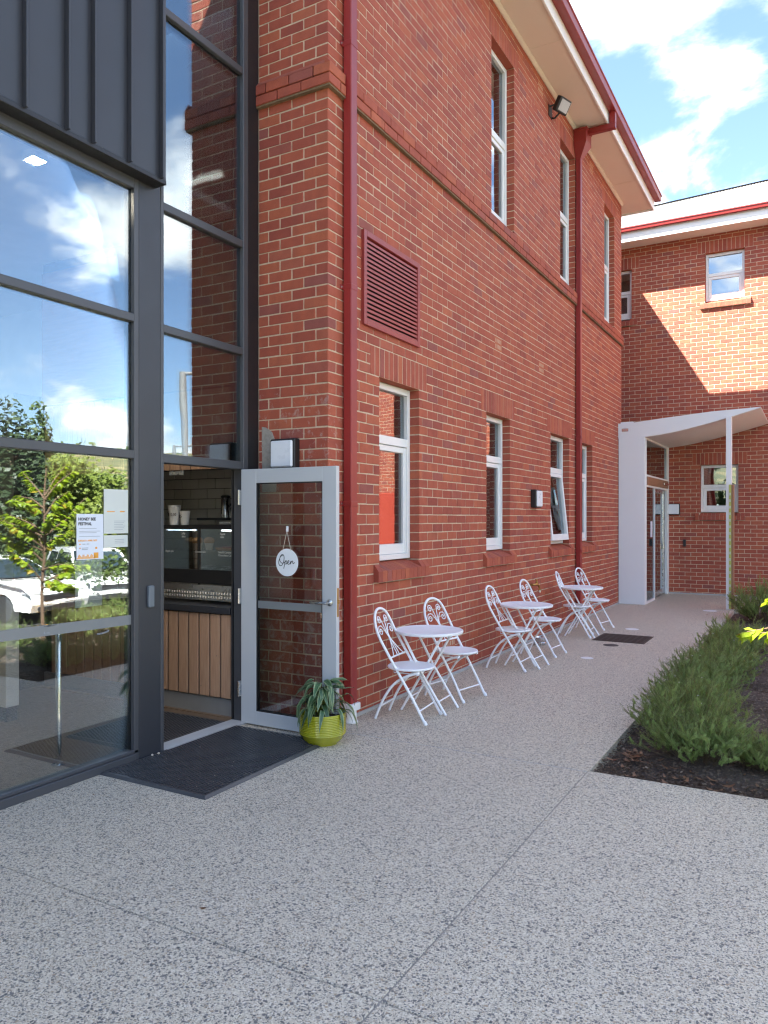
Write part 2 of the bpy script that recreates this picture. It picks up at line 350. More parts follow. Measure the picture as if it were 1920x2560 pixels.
# ------------------------------------------------------------------ mesh helpers
class MB:
    def __init__(s, mp=None): s.v = []; s.f = []; s.mp = mp; s.uv = None; s.sm = []
    def add(s, vs, fs, smooth=False):
        n = len(s.v)
        s.v += [s.mp(*p) if s.mp else tuple(p) for p in vs]
        for f in fs: s.f.append(tuple(i + n for i in f)); s.sm.append(smooth)
        return s
    def box(s, a0, a1, b0, b1, c0, c1):
        return s.add([(a0, b0, c0), (a1, b0, c0), (a1, b1, c0), (a0, b1, c0), (a0, b0, c1), (a1, b0, c1), (a1, b1, c1), (a0, b1, c1)],
                     [(0, 3, 2, 1), (4, 5, 6, 7), (0, 1, 5, 4), (1, 2, 6, 5), (2, 3, 7, 6), (3, 0, 4, 7)])
    def cbox(s, a0, a1, b0, b1, c0, c1, c=.004):
        lo = (a0, b0, c0); hi = (a1, b1, c1); ch = c if isinstance(c, tuple) else (c, c, c)
        idx = {}; vs = []
        for i in range(8):
            sg = ((i & 1), (i >> 1) & 1, (i >> 2) & 1)
            for ax in range(3):
                p = []
                for k in range(3):
                    e = hi[k] if sg[k] else lo[k]
                    if k != ax: e += -ch[k] if sg[k] else ch[k]
                    p.append(e)
                idx[(sg, ax)] = len(vs); vs.append(tuple(p))
        fs = []
        for ax in range(3):
            o = [k for k in range(3) if k != ax]
            for e in (0, 1):
                q = []
                for (p, r) in ((0, 0), (1, 0), (1, 1), (0, 1)):
                    sg = [0, 0, 0]; sg[ax] = e; sg[o[0]] = p; sg[o[1]] = r; q.append(idx[(tuple(sg), ax)])
                fs.append(tuple(q))
        for a in range(3):
            for b in range(a + 1, 3):
                k = 3 - a - b
                for p in (0, 1):
                    for r in (0, 1):
                        s0 = [0, 0, 0]; s0[a] = p; s0[b] = r; s1 = list(s0); s1[k] = 1
                        s0 = tuple(s0); s1 = tuple(s1)
                        fs.append((idx[(s0, a)], idx[(s1, a)], idx[(s1, b)], idx[(s0, b)]))
        for i in range(8):
            sg = ((i & 1), (i >> 1) & 1, (i >> 2) & 1); fs.append(tuple(idx[(sg, ax)] for ax in range(3)))
        return s.add(vs, fs)
    def prism(s, poly, d0, d1, axis=1):
        """poly in the two other axes (in order), extruded along axis."""
        n = len(poly); vs = []
        for d in (d0, d1):
            for p in poly:
                q = list(p); q.insert(axis, d); vs.append(tuple(q))
        fs = [tuple(range(n - 1, -1, -1)), tuple(range(n, 2 * n))] + [(i, (i + 1) % n, n + (i + 1) % n, n + i) for i in range(n)]
        return s.add(vs, fs)
    def quad(s, a, b, c, d): return s.add([a, b, c, d], [(0, 1, 2, 3)])
    def lathe(s, prof, n=24, c=(0, 0, 0), cap=True, smooth=True):
        vs = []; fs = []
        for r, z in prof:
            for i in range(n):
                a = 2 * math.pi * i / n; vs.append((c[0] + r * math.cos(a), c[1] + r * math.sin(a), c[2] + z))
        for j in range(len(prof) - 1):
            for i in range(n): fs.append((j * n + i, j * n + (i + 1) % n, (j + 1) * n + (i + 1) % n, (j + 1) * n + i))
        if cap:
            if prof[0][0] > 1e-6: fs.append(tuple(range(n - 1, -1, -1)))
            if prof[-1][0] > 1e-6: fs.append(tuple(range((len(prof) - 1) * n, len(prof) * n)))
        return s.add(vs, fs, smooth)
    def tube(s, path, r, n=8, cap=True, closed=False):
        P = [Vector(p) for p in path]; rr = r if isinstance(r, (list, tuple)) else [r] * len(P)
        m = len(P); vs = []; fs = []; up = None
        for i in range(m):
            if closed: d = P[(i + 1) % m] - P[i - 1]
            else: d = (P[min(i + 1, m - 1)] - P[max(i - 1, 0)])
            d = d.normalized() if d.length > 1e-9 else Vector((0, 0, 1))
            if up is None:
                up = Vector((0, 0, 1)) if abs(d.z) < .9 else Vector((1, 0, 0))
            up = (up - d * up.dot(d)); up = up.normalized() if up.length > 1e-6 else d.orthogonal().normalized()
            sd = d.cross(up)
            for k in range(n):
                a = 2 * math.pi * k / n; q = P[i] + (up * math.cos(a) + sd * math.sin(a)) * rr[i]; vs.append(tuple(q))
        for i in range(m if closed else m - 1):
            j = (i + 1) % m
            for k in range(n): fs.append((i * n + k, i * n + (k + 1) % n, j * n + (k + 1) % n, j * n + k))
        if cap and not closed: fs += [tuple(range(n - 1, -1, -1)), tuple(range((m - 1) * n, m * n))]
        return s.add(vs, fs, True)
    def mesh(s, name, mat, fixn=True):
        me = bpy.data.meshes.new(name); me.from_pydata(s.v, [], s.f)
        if any(s.sm): me.polygons.foreach_set('use_smooth', s.sm)
        if fixn:
            bm = bmesh.new(); bm.from_mesh(me); bmesh.ops.recalc_face_normals(bm, faces=bm.faces); bm.to_mesh(me); bm.free()
        if any(s.sm): me.set_sharp_from_angle(angle=R(42))
        for q in (mat if isinstance(mat, (list, tuple)) else [mat]): me.materials.append(MT[q])
        me.update(); return me
    def part(s, name, mat, parent=None, label=None, kind=None, fixn=True, loc=None):
        o = bpy.data.objects.new(name, s.mesh(name, mat, fixn)); COL.objects.link(o)
        if parent: o.parent = parent
        if label: o['label'] = label
        if kind: o['kind'] = kind
        if loc: o.location = loc
        return o
    def thing(s, name, mat, label, cat, group=None, loc=None, kind=None, fixn=True):
        o = s.part(name, mat, None, label, kind, fixn, loc); o['category'] = cat
        if group: o['group'] = group
        return o
def empty(name, label, cat, loc=(0, 0, 0), rz=0, group=None):
    o = bpy.data.objects.new(name, None); COL.objects.link(o); o.location = loc; o.rotation_euler = (0, 0, rz); o.empty_display_size = .1
    o['label'] = label; o['category'] = cat
    if group: o['group'] = group
    return o
def inst(name, me, parent=None, loc=(0, 0, 0), scale=None, rot=None):
    o = bpy.data.objects.new(name, me); COL.objects.link(o)
    if parent: o.parent = parent
    o.location = loc
    if scale: o.scale = scale
    if rot: o.rotation_euler = rot
    return o
def dup(root, loc, rz, label):
    r = root.copy(); COL.objects.link(r); r.location = loc; r.rotation_euler = (0, 0, rz); r['label'] = label
    for ch in list(root.children):
        c = ch.copy(); COL.objects.link(c); c.parent = r; c.matrix_parent_inverse = ch.matrix_parent_inverse
        for g in list(ch.children):
            d = g.copy(); COL.objects.link(d); d.parent = c
    return r
def spline(pts, n=6, closed=False):
    """Catmull-Rom through the points."""
    P = [Vector(p) for p in pts]; o = []; m = len(P)
    for i in range(m if closed else m - 1):
        p1, p2 = P[i], P[(i + 1) % m]
        p0 = P[i - 1] if (i > 0 or closed) else p1 * 2 - p2
        p3 = P[(i + 2) % m] if (i + 2 < m or closed) else p2 * 2 - p1
        for k in range(n):
            t = k / n; o.append(.5 * ((2 * p1) + (p2 - p0) * t + (2 * p0 - 5 * p1 + 4 * p2 - p3) * t * t + (3 * p1 - p0 - 3 * p2 + p3) * t ** 3))
    if not closed: o.append(P[-1])
    return [tuple(p) for p in o]
def lettering(name, body, size, mat, parent, origin, right, up, align='LEFT', ext=.0004, bold=0):
    cu = bpy.data.curves.new(name, 'FONT'); cu.body = body; cu.size = size; cu.extrude = ext; cu.align_x = align; cu.resolution_u = 2; cu.offset = bold
    cu.materials.append(MT[mat]); o = bpy.data.objects.new(name, cu); COL.objects.link(o)
    r = Vector(right).normalized(); u = Vector(up).normalized(); n = r.cross(u)
    Mx = Matrix((r, u, n)).transposed().to_4x4(); Mx.translation = Vector(origin)
    bpy.context.view_layer.update()
    me = bpy.data.meshes.new_from_object(o.evaluated_get(bpy.context.evaluated_depsgraph_get())); bpy.data.objects.remove(o)
    o = bpy.data.objects.new(name, me); COL.objects.link(o)
    w = Matrix.Identity(4); q = parent
    while q: w = Matrix.LocRotScale(q.location, q.rotation_euler, None) @ w; q = q.parent
    o.parent = parent; o.matrix_basis = w.inverted() @ Mx
    return o
def seen_area(c, d):
    """How large a brick shows in the photograph (used only to choose which bricks become parts)."""
    v = Vector(c) - CAM; cs, sn = math.cos(YAW), math.sin(YAW)
    D = -v.x * sn + v.y * cs; r = v.x * cs + v.y * sn
    if D < .5: return 0
    u = 960 + FPX * r / D; w = 1296 - FPX * v.z / D
    if u < -30 or u > 1950 or w < -30 or w > 2590: return 0
    return d / (D * D)
# ------------------------------------------------------------------ ground, path, bed
CRS = .0877; ZB = 2.1537
def zk(k): return ZB + k * CRS
def structure(o): o['kind'] = 'structure'; return o
structure(MB().box(-400, 900, -500, 900, -1.9, -.98).part('ground', 'lawn'))
path = bpy.data.objects.new('path', None); COL.objects.link(path); path['kind'] = 'structure'
g = .0012
for a in [(-.73, 2.0725, -2.79, -.028), (2.0775, 4.6, -2.79, -.004), (-.73, 2.0725, -9, -2.7945), (2.0775, 4.6, -9, -2.7945),
          (.0, 2.085, -.016, 1.911), (.0, 2.085, 1.914, 10.3), (-1.4, 4.6, 10.3, 13.0)]:
    a0, a1, b0, b1 = a
    MB().cbox(a0 + g, a1 - g, b0 + g, b1 - g, -.12, 0, .002).part('paving_slab', 'exposed_aggregate', path)
MB().box(-.74, 4.6, -9, -.006, -.13, -.0045).box(-.74, 2.078, -.006, 10.3, -.13, -.0045).part('joint_bed', 'joint_dark', path)
MB().box(-.02, 2.07, -.026, -.018, -.05, -.001).part('joint_sealant', 'joint_seal', path)
# mulch surface of the garden bed: gently lumpy sheet
def bed():
    v = []; f = []; x0, x1, y0, y1, nx, ny = 2.082, 4.75, -.002, 10.30, 54, 200
    r = random.Random(3)
    ph = [(r.uniform(.5, 9), r.uniform(.5, 9), r.uniform(0, 6)) for _ in range(10)]
    for j in range(ny + 1):
        for i in range(nx + 1):
            x = x0 + (x1 - x0) * i / nx; y = y0 + (y1 - y0) * j / ny
            e = min((x - x0), (y - y0), .25) / .25
            z = -.085 + .055 * max(0, e) + .010 * sum(math.sin(a * x + b * y + c) for a, b, c in ph) / 2 * max(.2, e) + r.uniform(-.006, .006)
            v.append((x, y, z))
    for j in range(ny):
        for i in range(nx):
            a = j * (nx + 1) + i; f.append((a, a + 1, a + nx + 2, a + nx + 1))
    m = MB(); m.add(v, f, True); return m
structure(bed().part('garden_bed', 'mulch'))
def chips(n, x0, x1, y0, y1, size, seed, z=0.0):
    m = MB(); r = random.Random(seed)
    for _ in range(n):
        x = r.uniform(x0, x1); y = y0 + (y1 - y0) * r.random() ** 1.7; a = r.uniform(0, 6.28); l = r.uniform(.4, 1.3) * size; w = l * r.uniform(.2, .5); t = r.uniform(-.5, .5); u = r.uniform(-.5, .5)
        zz = z + r.uniform(-.012, .02); c, s_ = math.cos(a), math.sin(a); vs = []
        for (p, q) in ((-l, -w * .6), (l * .8, -w), (l, w * .5), (-l * .7, w)):
            vs.append((x + p * c - q * s_, y + p * s_ + q * c, zz + p * t * .5 + q * u))
        vs2 = [(a_, b_, c_ - .004) for a_, b_, c_ in vs]
        m.add(vs + vs2, [(0, 1, 2, 3), (0, 4, 5, 1), (1, 5, 6, 2), (2, 6, 7, 3), (3, 7, 4, 0)])
    return m
chips(15000, 2.09, 4.0, .01, 8.0, .0125, 5, -.034).part('bark_chips', 'mulch_chip', None, None, 'stuff', False)
# car park beyond the bed
structure(MB().box(6.6, 45, -40, 70, -.95, -.70).part('car_park', 'asphalt'))
structure(MB().add([(4.72, -40, -.02), (6.7, -40, -.69), (6.7, 70, -.69), (4.72, 70, -.02)], [(0, 1, 2, 3)]).part('bank', 'mulch', None, None, None, False))
structure(MB().cbox(4.6, 4.75, -30, 12.9, -.14, .06, .02).part('kerb', 'exposed_aggregate'))
for i, yy in enumerate((3.1, 3.45, 3.8)):
    structure(MB().box(8.3, 10.2, yy + 2.6, yy + 2.74, -.70, -.694).part('road_marking', 'line_yellow'))

# ------------------------------------------------------------------ brickwork
def unit_bricks(axis, n=5):
    ms = []
    for i in range(n):
        r = random.Random(100 + i + 10 * axis)
        ch = (.03, .016, .045) if axis == 1 else (.016, .03, .045)
        m = MB().cbox(-.5, .5, -.5, .5, -.5, .5, ch)
        m.v = [(x + r.uniform(-.008, .008), y + r.uniform(-.008, .008), z + r.uniform(-.02, .02)) for x, y, z in m.v]
        ms.append(m)
    return ms
UB = {1: unit_bricks(1), 0: unit_bricks(0)}
UBM = {a: [m.mesh('brick', 'brick_red') for m in UB[a]] for a in UB}
def spans(a, b, cuts):
    segs = [(a, b)]
    for c0, c1 in cuts:
        nx = []
        for s0, s1 in segs:
            if c1 <= s0 or c0 >= s1: nx.append((s0, s1)); continue
            if c0 > s0: nx.append((s0, c0))
            if c1 < s1: nx.append((c1, s1))
        segs = nx
    return segs
def lay(u0, u1, k, off, cuts, mn=.03):
    """Bricks of one course between u0 and u1 with joints centred at off + n*0.24."""
    o = []
    for s0, s1 in spans(u0, u1, cuts):
        n = math.floor((s0 - off) / .24) - 1
        while off + n * .24 < s1:
            a = max(s0, off + n * .24 + .005); b = min(s1, off + (n + 1) * .24 - .005); n += 1
            if b - a > .055: o.append((a, b))
            elif b - a > 0 and o and a - o[-1][1] < .02: o[-1] = (o[-1][0], b)
            elif b - a > 0: tiny = (a, b); o.append(None); o[-1] = tiny
        # a sliver at the start of a stretch joins the brick after it
        for i in range(len(o) - 1):
            if o[i] and o[i][1] - o[i][0] < .055 and abs(o[i][0] - s0) < 1e-6 and o[i + 1][0] - o[i][1] < .02: o[i + 1] = (o[i][0], o[i + 1][1]); o[i] = None
        o = [q for q in o if q and q[1] - q[0] > .012]
        o = [((s0 if 0 < q[0] - s0 < .02 else q[0]), (s1 if 0 < s1 - q[1] < .02 else q[1])) for q in o]
    return o
def build_bricks(root, items, limit=300):
    """items: (x0,x1,y0,y1,z0,z1,axis). The largest in view become separate bricks, the rest one joined mass."""
    sc = []
    for it in items:
        x0, x1, y0, y1, z0, z1, ax = it
        face = (x1 - x0 if ax == 0 else y1 - y0) * (z1 - z0)
        c = ((x0 + x1) / 2, (y0 + y1) / 2, (z0 + z1) / 2)
        a = seen_area(c, face * 1000)
        if ax == 1: a *= .62
        sc.append((a, it))
    sc.sort(key=lambda q: -q[0])
    r = random.Random(11); rest = MB()
    for i, (a, (x0, x1, y0, y1, z0, z1, ax)) in enumerate(sc):
        c = [(x0 + x1) / 2, (y0 + y1) / 2, (z0 + z1) / 2]; d = [x1 - x0, y1 - y0, z1 - z0]
        c[1 - ax] += r.uniform(-.0015, .0015); c[2] += r.uniform(-.0015, .0015)
        k = r.randrange(5)
        if i < limit and a > 0:
            inst('brick', UBM[ax][k], root, c, d)
        else:
            u = UB[ax][k]
            rest.add([(c[0] + x * d[0], c[1] + y * d[1], c[2] + z * d[2]) for x, y, z in u.v], u.f)
    if rest.v: rest.part('brickwork', 'brick_red', root, None, 'stuff')

def core(mb, mp, u0, u1, z0, z1, holes, w=-.0035, depth=.24, grow=.004):
    hs = [(a - grow, b + grow, c - grow, d + grow) for a, b, c, d in holes]
    us = sorted({u0, u1, *[x for h in hs for x in h[:2] if u0 < x < u1]}); zs = sorted({z0, z1, *[x for h in hs for x in h[2:] if z0 < x < z1]})
    for i in range(len(us) - 1):
        for j in range(len(zs) - 1):
            cu, cz = (us[i] + us[i + 1]) / 2, (zs[j] + zs[j + 1]) / 2
            if any(a < cu < b and c < cz < d for a, b, c, d in hs): continue
            mb.add([mp(us[i], w, zs[j]), mp(us[i + 1], w, zs[j]), mp(us[i + 1], w, zs[j + 1]), mp(us[i], w, zs[j + 1])], [(0, 1, 2, 3)])
            mb.add([mp(us[i], w - depth, zs[j]), mp(us[i + 1], w - depth, zs[j]), mp(us[i + 1], w - depth, zs[j + 1]), mp(us[i], w - depth, zs[j + 1])], [(0, 1, 2, 3)])
    for a, b, c, d in hs:
        P = [(a, c), (b, c), (b, d), (a, d)]
        for i in range(4):
            (p, q), (r, s_) = P[i], P[(i + 1) % 4]
            mb.add([mp(p, w, q), mp(r, w, s_), mp(r, w - depth, s_), mp(p, w - depth, q)], [(0, 1, 2, 3)])
mpL = lambda u, w, z: (w, u, z)            # long wall: u along +y, w outward +x
mpB = lambda u, w, z: (u, 13.0 - w, z)     # wing wall: u along +x, w outward -y
mpP = lambda u, w, z: (-u, -w, z)          # pier: u along -x, w outward -y

def window(root, mp, u0, u1, z0, z1, zt, dw=-.10, lower_h=None, tilt=0, curtain=None, orange=False):
    """White aluminium window: fixed light above a sash that hangs below the transom."""
    f = .052; s_ = .058
    zt0, zt1 = zt
    wn_ = MB(mp)
    for a in ((u0, u0 + f, z0, z1), (u1 - f, u1, z0, z1)): wn_.cbox(a[0], a[1], dw - .09, dw, a[2], a[3], .004)
    wn_.cbox(u0 + f, u1 - f, dw - .09, dw - .002, z1 - .06, z1, .004)
    wn_.cbox(u0 + f, u1 - f, dw - .09, dw - .002, zt0, zt1, .004)
    wn_.cbox(u0 + f, u1 - f, dw - .09, dw + .004, z0, z0 + .05, .004)
    wo = wn_.part('window', 'white_frame', root)
    def pane(a, b, c, d, w, name='pane'):
        MB(mp).box(a, b, w - .003, w + .003, c, d).part(name, 'window_glass', wo)
    pane(u0 + f, u1 - f, zt1, z1 - .06, dw - .045)
    a, b, c, d = u0 + f + .004, u1 - f - .004, z0 + .052, zt0 - .004
    off = [(0, 0)]
    def mps(u, w, z):
        if tilt:
            h = z - d; return mp(u, w - h * math.sin(tilt), d + h * math.cos(tilt))
        return mp(u, w, z)
    sh = MB(mps); w0 = dw - .06; w1 = dw - .014 + (.02 if tilt else 0)
    for q in ((a, a + s_, c, d), (b - s_, b, c, d)): sh.cbox(q[0], q[1], w0, w1, q[2], q[3], .004)
    sh.cbox(a + s_, b - s_, w0, w1 - .002, d - .055, d, .004); sh.cbox(a + s_, b - s_, w0, w1 - .002, c, c + .095, .004)
    so = sh.part('sash', 'white_frame', wo)
    MB(mps).box(a + s_, b - s_, w0 + .015, w0 + .021, c + .095, d - .055).part('pane', 'window_glass', wo)
    if tilt: MB(mp).box(u0 + f, u1 - f, dw - .085, dw - .07, z0 + .05, z0 + .10).part('flyscreen_rail', 'cream_paint', wo)
    if curtain:
        cu = MB(mp); n = 36; vs = []; fs = []
        for i in range(n + 1):
            t = i / n; u = curtain[0] + (curtain[1] - curtain[0]) * t
            w = -.30 + .025 * math.sin(t * 34) + .01 * math.sin(t * 71 + 1)
            vs += [(u, w, z0 + .02), (u, w, z1 - .02)]
        for i in range(n): fs.append((2 * i, 2 * i + 2, 2 * i + 3, 2 * i + 1))
        cu.add(vs, fs, True).part('curtain', 'curtain_cloth', wo, None, None, False)
    return wo

# ------------------------------------------------------------------ the brick building along the path
LEN = 10.58
house = empty('brick_building', 'two storey red brick building with white windows along the cafe path', 'building')
LW = [(.827, 1.614), (3.376, 4.175), (5.89, 6.86), (7.50, 8.297)]
UW = [(3.536, 4.33), (6.377, 7.20), (9.17, 9.97)]
AIR = [(3.655, 3.885, 18), (5.345, 5.575, 18), (5.305, 5.535, 63), (8.13, 8.36, 63), (2.245, 2.475, -22)]
cutsL = []                                   # (y0,y1,klo,khi) brick-free zones
holes = []
for a, b in LW:
    cutsL += [(a, b, -10, 9), (a - .163, b + .17, 9, 12), (a - .105, b + .13, -12, -10)]
    holes.append((a, b, zk(-12), zk(9)))
for a, b in UW:
    cutsL += [(a, b, 36, 61), (a - .163, b + .17, 61, 64)]
    holes.append((a, b, zk(36) + .02, zk(61)))
for a, b, k in AIR: cutsL.append((a - .005, b + .005, k, k + 2))
VENT = (.513, 1.577, 3.347, 4.162)
items = []
PIPE1 = (.195, .30); PIPE2 = (7.17, 7.31)
for k in range(-25, 66):
    z0, z1 = max(0.0, zk(k) + .005), zk(k + 1) - .005
    if z1 - z0 < .02: continue
    A = (k + 1) % 2 == 0
    cuts = [(c[0], c[1]) for c in cutsL if c[2] <= k < c[3]]
    if VENT[2] < (z0 + z1) / 2 < VENT[3]: cuts.append((VENT[0] + .02, VENT[1] - .02))
    band = k in (34, 35)
    pr = .045 if band else 0
    first = (0, .235) if A else (0, .115)
    bx = -.115 if A else -.235
    items.append((bx, pr, -pr, first[1] - (.045 if band and A else 0), z0, z1, 0 if not A else 1))
    rows = lay(first[1] + .01 - (.045 if band and A else 0), LEN, k, 0 if A else .12, cuts)
    for a, b in rows:
        if band:
            for c, d in spans(a, b, [PIPE1, PIPE2]):
                if d - c > .02: items.append((-.11, pr, c, d, z0, z1, 1))
            for P in (PIPE1, PIPE2):
                c, d = max(a, P[0]), min(b, P[1])
                if d - c > .004: items.append((-.11, -.001, c, d, z0, z1, 1))
        else: items.append((-.11, 0, a, b, z0, z1, 1))
    for a, b in lay(-bx + .01, .70, k, .12 if A else 0, []):
        items.append((-b, -a, -pr, .11, z0, z1, 0))
build_bricks(house, items)
cm = MB()
core(cm, mpL, .006, LEN, -.1, 8.0, holes + [(VENT[0] + .02, VENT[1] - .02, VENT[2] + .02, VENT[3] - .02)])
core(cm, mpP, .006, .72, -.1, 8.0, [])
cm.part('mortar', 'mortar', house, None, None, False)
# plain returns that close the building behind the parts the photo shows
sh = MB()
sh.box(-7.2, -7.0, .02, LEN, -.1, 8.0); sh.box(-7.0, -.12, LEN - .02, LEN, -.1, 8.0); sh.box(-7.0, -.74, .9, .92, -.1, 8.0)
sh.box(-7.0, -.26, .95, LEN - .03, 7.85, 7.9); sh.box(-7.0, -.26, .95, LEN - .03, 3.6, 3.9); sh.box(-7.0, -.26, .95, LEN - .03, -.05, -.01)
sh.box(-2.9, -2.8, .95, LEN - .03, 0, 7.8); sh.box(-2.9, -.26, 2.6, 2.66, 0, 7.8); sh.box(-2.9, -.26, 5.1, 5.16, 0, 7.8); sh.box(-2.9, -.26, 8.6, 8.66, 3.9, 7.8)
sh.part('inner_walls', 'room_paint', house)
# soldier lintels and brick-on-edge sills
lint = MB().cbox(-.5, .5, -.5, .5, -.5, .5, (.03, .05, .016)).mesh('lintel_brick', 'brick_red')
for (wl, k0) in ((LW, 9), (UW, 61)):
    for a, b in wl:
        n = round((b - a + .333) / .0835); st = (b - a + .333) / n
        for i in range(n):
            y0 = a - .163 + st * i
            inst('lintel_brick', lint, house, (-.055 + rng.uniform(-.001, .001), y0 + st / 2, (zk(k0) + zk(k0 + 3)) / 2), (.11, st - .009, zk(k0 + 3) - zk(k0) - .01))
        MB().box(-.108, -.004, a + .002, b - .002, zk(k0) + .001, zk(k0) + .0045).part('lintel_soffit', 'brick_orange', house)
for a, b in LW:
    n = round((b - a + .235) / .0835); st = (b - a + .235) / n
    prof = [(.048, zk(-12) + .012), (.048, zk(-10) - .068), (-.125, zk(-10) + .004), (-.125, zk(-12) + .012)]
    sm = MB().prism(prof, -.5, .5, 1).mesh('sill_brick', 'brick_red')
    se = MB().prism([(.048, zk(-12) + .012), (.048, zk(-10) - .068), (.0015, zk(-10) - .006), (-.11, zk(-10) - .006), (-.11, zk(-12) + .012)], -.5, .5, 1).mesh('sill_brick', 'brick_red')
    for i in range(n):
        yc = a - .105 + st * (i + .5)
        inst('sill_brick', sm if a + .01 < yc < b - .01 else se, house, (rng.uniform(-.002, .002), yc, 0), (1, st - .006, 1))
    MB().prism([(.043, zk(-12) + .008), (.043, zk(-10) - .072), (-.125, zk(-10) - .001), (-.125, zk(-12) + .008)], a - .098, b + .123, 1).part('sill_mortar', 'mortar', house)
ws = MB()
for c, d in spans(-.045, LEN + .0, [PIPE1, PIPE2]): ws.prism([(.042, zk(36) - .004), (.0015, zk(36) + .045), (-.004, zk(36) + .045), (-.004, zk(36) - .004)], c, d, 1)
ws.prism([(-.042, zk(36) - .004), (-.0015, zk(36) + .045), (.004, zk(36) + .045), (.004, zk(36) - .004)], -.70, .0, 0)
ws.part('weathering_course', 'brick_red', house)
bd = MB(); bd.box(.0002, .036, -.036, LEN - .002, zk(34) - .012, zk(34) + .004); bd.box(-.7, .0, -.036, .1, zk(34) - .012, zk(34) + .004)
bd.part('band_mortar', 'band_dirt', house)
MB().box(-.7, .012, -.012, .0, 0, .03).box(0, .012, 0, LEN, 0, .028).part('base_fillet', 'joint_seal', house)
# repair patch of render on the pier beside the glazing
pm = MB(); ring = [(-.66, 1.9), (-.52, 1.9), (-.50, 2.05), (-.515, 2.30), (-.56, 2.40), (-.62, 2.44), (-.665, 2.45)]
pm.prism(ring, -.006, .0, 1); pm.part('render_patch', 'plaster_patch', house)
# windows
for i, (a, b) in enumerate(LW):
    window(house, mpL, a + .004, b - .004, zk(-10) + .012, zk(9) - .004, (2.372, 2.453), tilt=(R(6) if i == 2 else 0),
           curtain=((a + .36, b) if i == 0 else (a, b)))
for a, b in UW: window(house, mpL, a + .004, b - .004, zk(36) + .07, zk(61) - .004, (6.437, 6.52), curtain=(a + .05, b))
# louvred vent
lv = MB(mpL); y0, y1, z0, z1 = VENT
for q in ((y0, y0 + .05, z0, z1), (y1 - .05, y1, z0, z1), (y0 + .05, y1 - .05, z0, z0 + .05), (y0 + .05, y1 - .05, z1 - .05, z1)): lv.cbox(q[0], q[1], -.06, .030, q[2], q[3], .003)
lo = lv.part('louvre_vent', 'louvre_paint', house)
slm = MB(mpL).prism([(0, 0), (0, 0)], 0, 1) if False else MB()
nsl = 18; pz = (z1 - z0 - .10) / nsl
slm.prism([(-.05, .030), (-.046, .034), (.022, .004), (.022, -.018), (.017, -.018), (.017, -.001)], 0, y1 - y0 - .10, 1)
sme = slm.mesh('slat', 'louvre_paint')
for i in range(nsl): inst('slat', sme, lo, (0, y0 + .05, z0 + .05 + pz * i + .012))
MB(mpL).box(y0, y1, -.075, -.065, z0, z1).part('vent_backing', 'dark_paint', lo)
# terracotta air bricks
ab = MB(mpL); ab.cbox(-.115, .115, -.10, -.012, -.083, .083, .003)
for i in range(5):
    for j in range(2): pass
for i in range(6): ab.cbox(-.115 + .0425 * i - .0 + 0, -.115 + .0425 * i + .0175, -.012, .0, -.083, .083, .002)
for j in (-.083, -.010, .060): ab.cbox(-.115, .115, -.012, -.001, j, j + .022, .002)
abm = ab.mesh('air_brick', 'terracotta')
for a, b, k in AIR: inst('air_brick', abm, house, (0, (a + b) / 2, (zk(k) + zk(k + 2)) / 2), (1, 1, .99))
# eaves
ZS = 7.976
MB().box(-3.5, .50, -.55, 11.12, ZS, ZS + .02).part('soffit', 'soffit_paint', house)
for yy in (2.4, 4.8, 7.2, 9.6): MB().box(.0, .50, yy - .006, yy + .006, ZS - .004, ZS).part('soffit_joint', 'soffit_paint', house)
MB().prism([(0, ZS - .045), (.018, ZS - .045), (.045, ZS - .018), (.045, ZS), (0, ZS)], -.0, LEN, 1).part('eaves_bead', 'cream_paint', house)
fa = MB().cbox(.50, .53, -.58, 11.15, ZS - .028, ZS + .17, .004); fa.cbox(-3.5, .50, 11.12, 11.15, ZS - .028, ZS + .165, .004); fa.cbox(-3.5, .5, -.58, -.55, ZS - .028, ZS + .17, .004)
fa.part('fascia', 'fascia_paint', house)
gp = [(.532, 8.13), (.645, 8.115), (.652, 8.12), (.664, 8.205), (.678, 8.212), (.682, 8.225), (.676, 8.238), (.660, 8.236), (.650, 8.13), (.536, 8.142)]
gm = MB().prism(gp, -.68, 11.19, 1)
gm.cbox(.532, .66, 11.17, 11.19, 8.12, 8.225, .003)
gm.part('gutter', 'red_metal', house)
rf = MB(); e = .60
rf.add([(e, -.62, 8.20), (e, 11.12, 8.15), (-3.2, 7.4, 9.75), (-3.2, 3.2, 9.85), (-7.0, 11.12, 8.15), (-7.0, -.62, 8.22)], [(0, 1, 2, 3), (1, 4, 2), (4, 5, 3, 2), (5, 0, 3), (0, 5, 4, 1)])
rf.part('roof', 'roof_metal', house, None, None, False)
# downpipes
def downpipe(y0, y1, zlo, zhi, brackets):
    m = MB().cbox(.012, .090, y0, y1, zlo, zhi, .006); o = m.part('downpipe', 'red_metal', house)
    for z in brackets:
        MB().cbox(.0, .093, y0 - .003, y1 + .003, z - .022, z + .022, .002).cbox(-.002, .006, y0 - .03, y0, z - .02, z + .02, .001).part('pipe_clip', 'red_metal', o)
        MB().lathe([(.0, .005), (.006, .004), (.008, 0)], 10).part('screw', 'stainless', o, loc=(.008, y0 - .018, z)).rotation_euler = (R(90), 0, 0)
    return o
d1 = downpipe(.205, .300, .10, 8.05, (1.80, 3.58, 5.58))
MB().cbox(.0, .115, .19, .315, .10, .16, .006).lathe([(.062, 0), (.064, .012), (.052, .014), (.050, .10)], 24, (.055, .25, 0)).part('pipe_socket', 'pvc_white', d1)
d2 = downpipe(7.20, 7.295, .02, 7.52, (1.15, 3.0, 6.0))
rh = MB()
